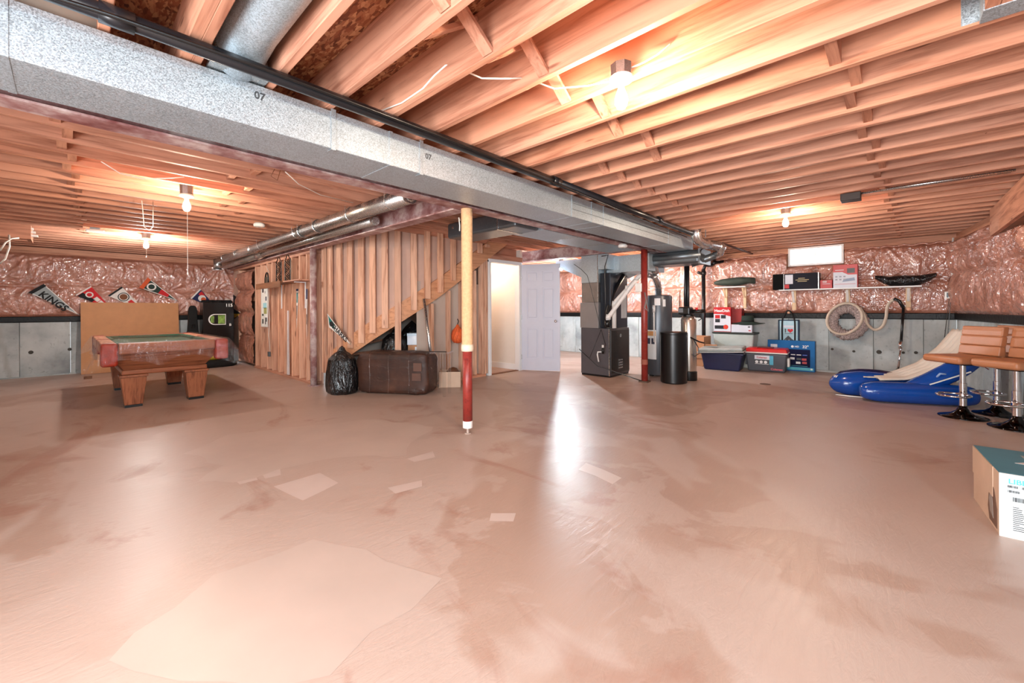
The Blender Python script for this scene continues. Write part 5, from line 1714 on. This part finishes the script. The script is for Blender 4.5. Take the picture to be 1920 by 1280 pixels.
# television box
o, w_, h_ = carton('television_carton', 'flat blue television box leaning on the concrete wall', -1.80, -1.06, 9.17, 9.30, 0, .56, M('tv_box_blue', (24, 96, 156), .55, 0, .15, 3, 0, 60, .2))
o.rotation_euler = (math.radians(-1.5), 0, 0)
panel(o, -w_ + .03, w_ - .07, .08, .40, M('tv_screen_print', (18, 22, 56), .6, 0, .1, 6, 0, 60, .1))
panel(o, -w_ + .02, w_ - .02, .02, .07, M('tv_box_teal', (60, 170, 184), .3))
panel(o, -w_ + .05, -w_ + .16, .42, .48, LG)
text('print', '32"', .07, LBL, o, (w_ - .14, -.002, .45), face(0, -1))
text('print', 'HD', .045, LBL, o, (w_ - .27, -.002, .45), face(0, -1))
MB().lathe([(.022, 0), (.022, .001)], 14).build('print', LBL, o, (w_ - .34, -.0015, .45)).rotation_euler = (PI / 2, 0, 0)
for x, z, mt in ((.04, .30, LBL), (.13, .30, LBL), (.22, .30, M('blue_icon', (60, 90, 190), .4)), (.03, .23, LBL), (.13, .225, DK), (.21, .22, RED), (.12, .155, LBL), (.215, .16, RED)):
    panel(o, x - .035, x + .035, z - .02 if z < .29 else z - .008, z + .02 if z < .29 else z + .008, mt, y=-.0015)
panel(o, .0, .26, .095, .101, M('tv_box_teal', (60, 170, 184), .3), y=-.0015)
MB().lathe([(.016, 0), (.016, .001)], 12).build('print', LBL, o, (w_ - .05, -.0015, .05)).rotation_euler = (PI / 2, 0, 0)
# tote bag on its peg
tb = thing('tote_bag', 'pale blue tote bag printed I heart hanging behind the television box', 'bag', (-1.475, 9.31, .50))
PB = M('pale_blue_canvas', (172, 206, 218), .8, 0, .05, 20)
MB().box(-.16, -.03, 0, .16, .03, .44).build('bag_body', PB, tb, bevel=.015)
for x in (-.155, .155):
    MB().box(x - .012, -.033, 0, x + .012, .033, .44).build('side_binding', M('navy_trim', (26, 52, 74), .7), tb)
MB().box(-.16, -.033, .425, .16, .033, .445).build('top_binding', M('navy_trim', (26, 52, 74), .7), tb)
MB().tube(smooth_pts([(-.10, -.036, .0), (-.10, -.036, .40), (-.075, -.03, .50), (-.03, -.03, .60), (0, -.03, .615), (.03, -.03, .60), (.075, -.03, .50), (.10, -.036, .40), (.10, -.036, .0)], 5), .013, 8, True, .4).build('strap', MATTE, tb, smooth=True)
panel(tb, -.085, .085, .30, .335, LG, 'print', y=-.031)
text('print', 'I', .10, DK, tb, (-.05, -.0335, .235), face(0, -1))
hp = []
for i in range(24):
    t_ = 2 * PI * i / 24
    hp.append((.0028 * 16 * math.sin(t_) ** 3 + .028, .0028 * (13 * math.cos(t_) - 5 * math.cos(2 * t_) - 2 * math.cos(3 * t_) - math.cos(4 * t_)) + .24))
MB().prism(hp[::-1], lambda a, b, h: (a, -.031 - h, b), .0, .0015).build('heart_print', M('heart_red', (206, 30, 44), .6), tb)
panel(tb, -.06, .06, .178, .186, M('navy_trim', (26, 52, 74), .7), 'print', y=-.031)
MB().prism([(-.085, .03), (.085, .03), (.085, .06), (.05, .085), (.02, .12), (-.005, .145), (-.035, .11), (-.06, .08), (-.085, .05)], lambda a, b, h: (a, -.031 - h, b), .0, .0015).build('mountain_print', DK, tb)
MB().prism([(-.08, .02), (.08, .02), (.06, .05), (.03, .04), (.01, .07), (-.02, .05), (-.05, .065)], lambda a, b, h: (a, -.0327 - h, b), .0, .001).build('print', LBL, tb)
pg = MB().lathe([(.028, 0), (.03, .07), (.024, .085)], 14).build('coat_peg', W_Z, None, (-1.475, 9.37, 1.085), smooth=True)
pg.rotation_euler = (PI / 2, 0, 0)
tag(pg, 'round wooden peg holding the tote bag', 'peg')
pg = MB().lathe([(.028, 0), (.03, .09), (.024, .1)], 14).build('coat_peg', W_Z, None, (0.167, 9.300, 1.141), smooth=True)
pg.rotation_euler = (PI / 2, 0, 0)
tag(pg, 'round wooden peg right of the vacuum wand', 'peg')

# ================================================================== INFLATABLE LOUNGER
BLUE = M('glossy_blue_vinyl', (18, 72, 158), .18, 0, .08, 4, 0, 40, .6)
NAVV = M('navy_vinyl', (20, 28, 70), .22, 0, .1)
IVORY = M('ivory_vinyl', (214, 204, 192), .35, 0, .04)
lo = thing('pool_lounger', 'blue inflatable pool lounger with an ivory ribbed seat', 'lounger')


def sausage(pts, rr, n=22, name='air_tube', mat=BLUE, flat=1.0, per=5):
    P = smooth_pts(pts, per)
    R_ = np.interp(np.linspace(0, 1, len(P)), np.linspace(0, 1, len(rr)), rr)
    return MB().tube(P, list(R_), n, True, flat).build(name, mat, lo, smooth=True)


sausage([(-.335, 6.76, .125), (-.29, 6.775, .125), (-.12, 6.84, .125), (.2, 6.98, .125), (.55, 7.13, .125), (.66, 7.18, .12), (.72, 7.21, .12)], [.01, .085, .122, .125, .125, .12, .10, .01])
sausage([(-.64, 7.08, .135), (-.60, 7.07, .14), (-.45, 7.10, .155), (-.25, 7.2, .16), (.0, 7.33, .14), (.2, 7.42, .13), (.3, 7.45, .12)], [.01, .10, .15, .165, .16, .14, .12, .01], name='foot_tube', mat=BLUE)
sausage([(-.60, 7.16, .20), (-.5, 7.16, .235), (-.25, 7.28, .245), (.0, 7.42, .22), (.15, 7.5, .2)], [.01, .075, .10, .10, .08, .01], name='foot_top', mat=NAVV)
sausage([(.05, 6.97, .18), (.25, 7.06, .24), (.5, 7.17, .40), (.70, 7.26, .60), (.80, 7.30, .72)], [.02, .09, .11, .115, .10, .02], name='back_tube', mat=BLUE)
sausage([(-.05, 7.42, .18), (.15, 7.50, .24), (.4, 7.60, .42), (.58, 7.66, .62), (.68, 7.70, .74)], [.02, .09, .11, .115, .10, .02], name='back_tube', mat=BLUE)


def _seat(u, v):
    # v: foot -> head ; u: near side -> far side
    xs = np.interp(v, [0, .25, .5, .75, 1], [-.14, .12, .36, .56, .70])
    zs = np.interp(v, [0, .25, .5, .75, 1], [.245, .27, .40, .62, .85])
    ys = np.interp(v, [0, .25, .5, .75, 1], [6.98, 7.06, 7.15, 7.22, 7.27])
    rib = .016 * abs(math.sin(u * PI * 5)) + .01 * math.sin(PI * u)
    return (xs - .16 * u - rib * .4, ys + .42 * u - rib * .2, zs + rib + .02 * u)


MB().grid(_seat, 61, 24).build('ribbed_seat', IVORY, lo, solid=.02, smooth=True)
for a, b in (((.36, 7.02, .33), (.46, 7.06, .37)),):
    MB().tube([a, ((a[0] + b[0]) / 2 - .02, (a[1] + b[1]) / 2 - .04, (a[2] + b[2]) / 2 + .03), b], .012, 8).build('grip', M('pale_blue_grip', (150, 176, 216), .4), lo, smooth=True)
MB().obox((.30, 6.93, .25), (.64, 7.06, .42), .012, .012).build('white_piping', PORC, lo)
MB().grid(lambda u, v: (-.30 + .34 * u, 6.98 + .15 * u + .2 * v, .258 + .02 * float(vnoise(u * 6, v * 6, 4))), 14, 8).build('ivory_flap', IVORY, lo, solid=.012, smooth=True)
sausage([(-.58, 6.935, .012), (-.44, 6.93, .012), (-.3, 6.945, .012)], [.005, .008, .005], 8, 'white_seam', PORC)
text('lettering_print', 'W', .05, PORC, lo, (-.585, 6.985, .245), (math.radians(60), 0, math.radians(-35)))

# ================================================================== BAR STOOLS
TANL = M('tan_leatherette', (172, 112, 76), .42, 0, .06, 12, .08, 160)
stl = None


def make_stool():
    t = thing('bar_stool', '', 'bar stool')
    MB().lathe([(.19, .0), (.193, .006), (.185, .012), (.14, .022), (.09, .038), (.055, .065), (.036, .10), (.032, .12)], 40).build('base', CHROME_B, t, smooth=True)
    pst = MB().lathe([(.031, .121), (.031, .36), (.024, .362), (.024, .56)], 24).build('post', CHROME, t, auto=40)
    MB().tube([(.11 * math.cos(a) * 1.15, -.10 + .13 * math.sin(a), .235) for a in [2 * PI * k / 30 for k in range(31)]], .011, 10, False).build('foot_ring', CHROME, pst, smooth=True)
    MB().lathe([(.036, .21), (.036, .255)], 18).build('ring_clamp', CHROME, pst)
    MB().box(-.09, -.09, .555, .09, .09, .575).build('swivel_plate', BLACK, t)
    MB().tube([(.05, .03, .56), (.16, .05, .55), (.20, .05, .53)], .006, 8).build('lever', CHROME, t)
    # padded seat curving up into the backrest, profile extruded across
    def shell(y0, y1, za, zb, wd, name, lean=0, r=.028, bands=1):
        MB().box(-wd / 2, y0, za, wd / 2, y1, zb).build(name, TANL, t, bevel=r, seg=4)
    shell(-.24, .19, .577, .655, .395, 'seat', r=.03)
    for i in range(3):
        z0 = .66 + .10 * i
        m = MB()
        y_ = .150 + .018 * i
        m.add([(-.195, y_, z0), (.195, y_, z0), (.195, y_ + .065, z0), (-.195, y_ + .065, z0),
               (-.195, y_ + .018, z0 + .098), (.195, y_ + .018, z0 + .098), (.195, y_ + .08, z0 + .098), (-.195, y_ + .08, z0 + .098)],
              [(0, 3, 2, 1), (4, 5, 6, 7), (0, 1, 5, 4), (1, 2, 6, 5), (2, 3, 7, 6), (3, 0, 4, 7)])
        m.build('back_pad', TANL, t, bevel=.012, seg=3)
    MB().box(-.19, .196, .60, .19, .235, .945).build('back_shell', TANL, t, bevel=.012, seg=2).rotation_euler = (math.radians(0), 0, 0)
    return t


proto = make_stool()
for i, (x, y, rz, lab) in enumerate(((.525, 6.44, -48, 'tan bar stool nearest the blue lounger, wholly in view'), (0.853, 6.173, -46, 'tan bar stool in front, cut by the right picture edge'), (0.809, 6.834, -50, 'tan bar stool at the back, against the concrete wall'))):
    o = proto if i == 0 else copy_tree(proto)
    o.location = (x, y, 0)
    o.rotation_euler = (0, 0, math.radians(rz))
    o['label'] = lab
    o['group'] = 'tan bar stools'

# ================================================================== NEAR CARTON
nc = thing('appliance_carton', 'white and teal carton with a barcode label at the right edge', 'box', (.385, 3.215, 0), math.radians(4))
TEAL = M('teal_print', (62, 124, 140), .5, 0, .06, 6)
MB().box(0, 0, 0, .62, .53, .32).build('body', CARDL, nc, bevel=.003)
MB().box(.0, -.002, .0, .62, -.0004, .318).build('white_label', M('bright_white_label', (236, 244, 244), .4, 0, .02), nc)
MB().box(-.001, -.001, .3205, .621, .531, .322).build('teal_top', TEAL, nc)
MB().box(.16, .20, .3225, .5, .42, .3235).build('top_picture', M('grey_picture', (160, 156, 152), .5, 0, .3, 20), nc)
MB().prism([(.10, .13), (.22, .10), (.30, .13), (.42, .25), (.36, .29), (.20, .22)], lambda a, b, h: (a, b + .1, h), .3226, .3240).build('top_picture', M('pale_picture', (196, 188, 184), .5), nc)
text('lettering_print', 'LIBER', .034, M('aqua_letters', (90, 196, 210), .5), nc, (.030, -.003, .283), face(0, -1), .0004, 'LEFT')
r = random.Random(7)
for x0, z0, n, hgt in ((.028, .252, 16, .012), (.075, .252, 18, .012), (.028, .228, 14, .012), (.045, .185, 22, .022)):
    x = x0
    m = MB()
    for k in range(n):
        w2 = r.choice((.0008, .0016, .0024))
        m.box(x, -.0035, z0, x + w2, -.0022, z0 + hgt)
        x += w2 + r.choice((.0008, .0014))
    m.build('barcode', DK, nc)
for i in range(13):
    ln = r.uniform(.02, .045)
    MB().box(.045, -.0032, .155 - i * .0095, .045 + ln, -.0022, .1585 - i * .0095).build('text_line', DK, nc)
    MB().box(.10, -.0032, .155 - i * .0095, .10 + ln * .4, -.0022, .1585 - i * .0095).build('text_line', DK, nc)
MB().prism([(.03, .02), (.17, .02), (.20, .08), (.175, .19), (.13, .23), (.08, .20), (.03, .12)], lambda a, b, h: (-h, a, b), .0004, .0022).build('handle_hole', M('brown_hole', (112, 82, 66), .8), nc)
MB().prism([(.09, .05), (.15, .07), (.17, .13), (.15, .17), (.11, .15)], lambda a, b, h: (-h, a, b), .0023, .0035).build('inner_wrap', M('grey_wrap', (150, 138, 130), .6), nc)
MB().box(-.004, .10, .16, -.0004, .53, .318).build('side_flap', CARDL, nc)
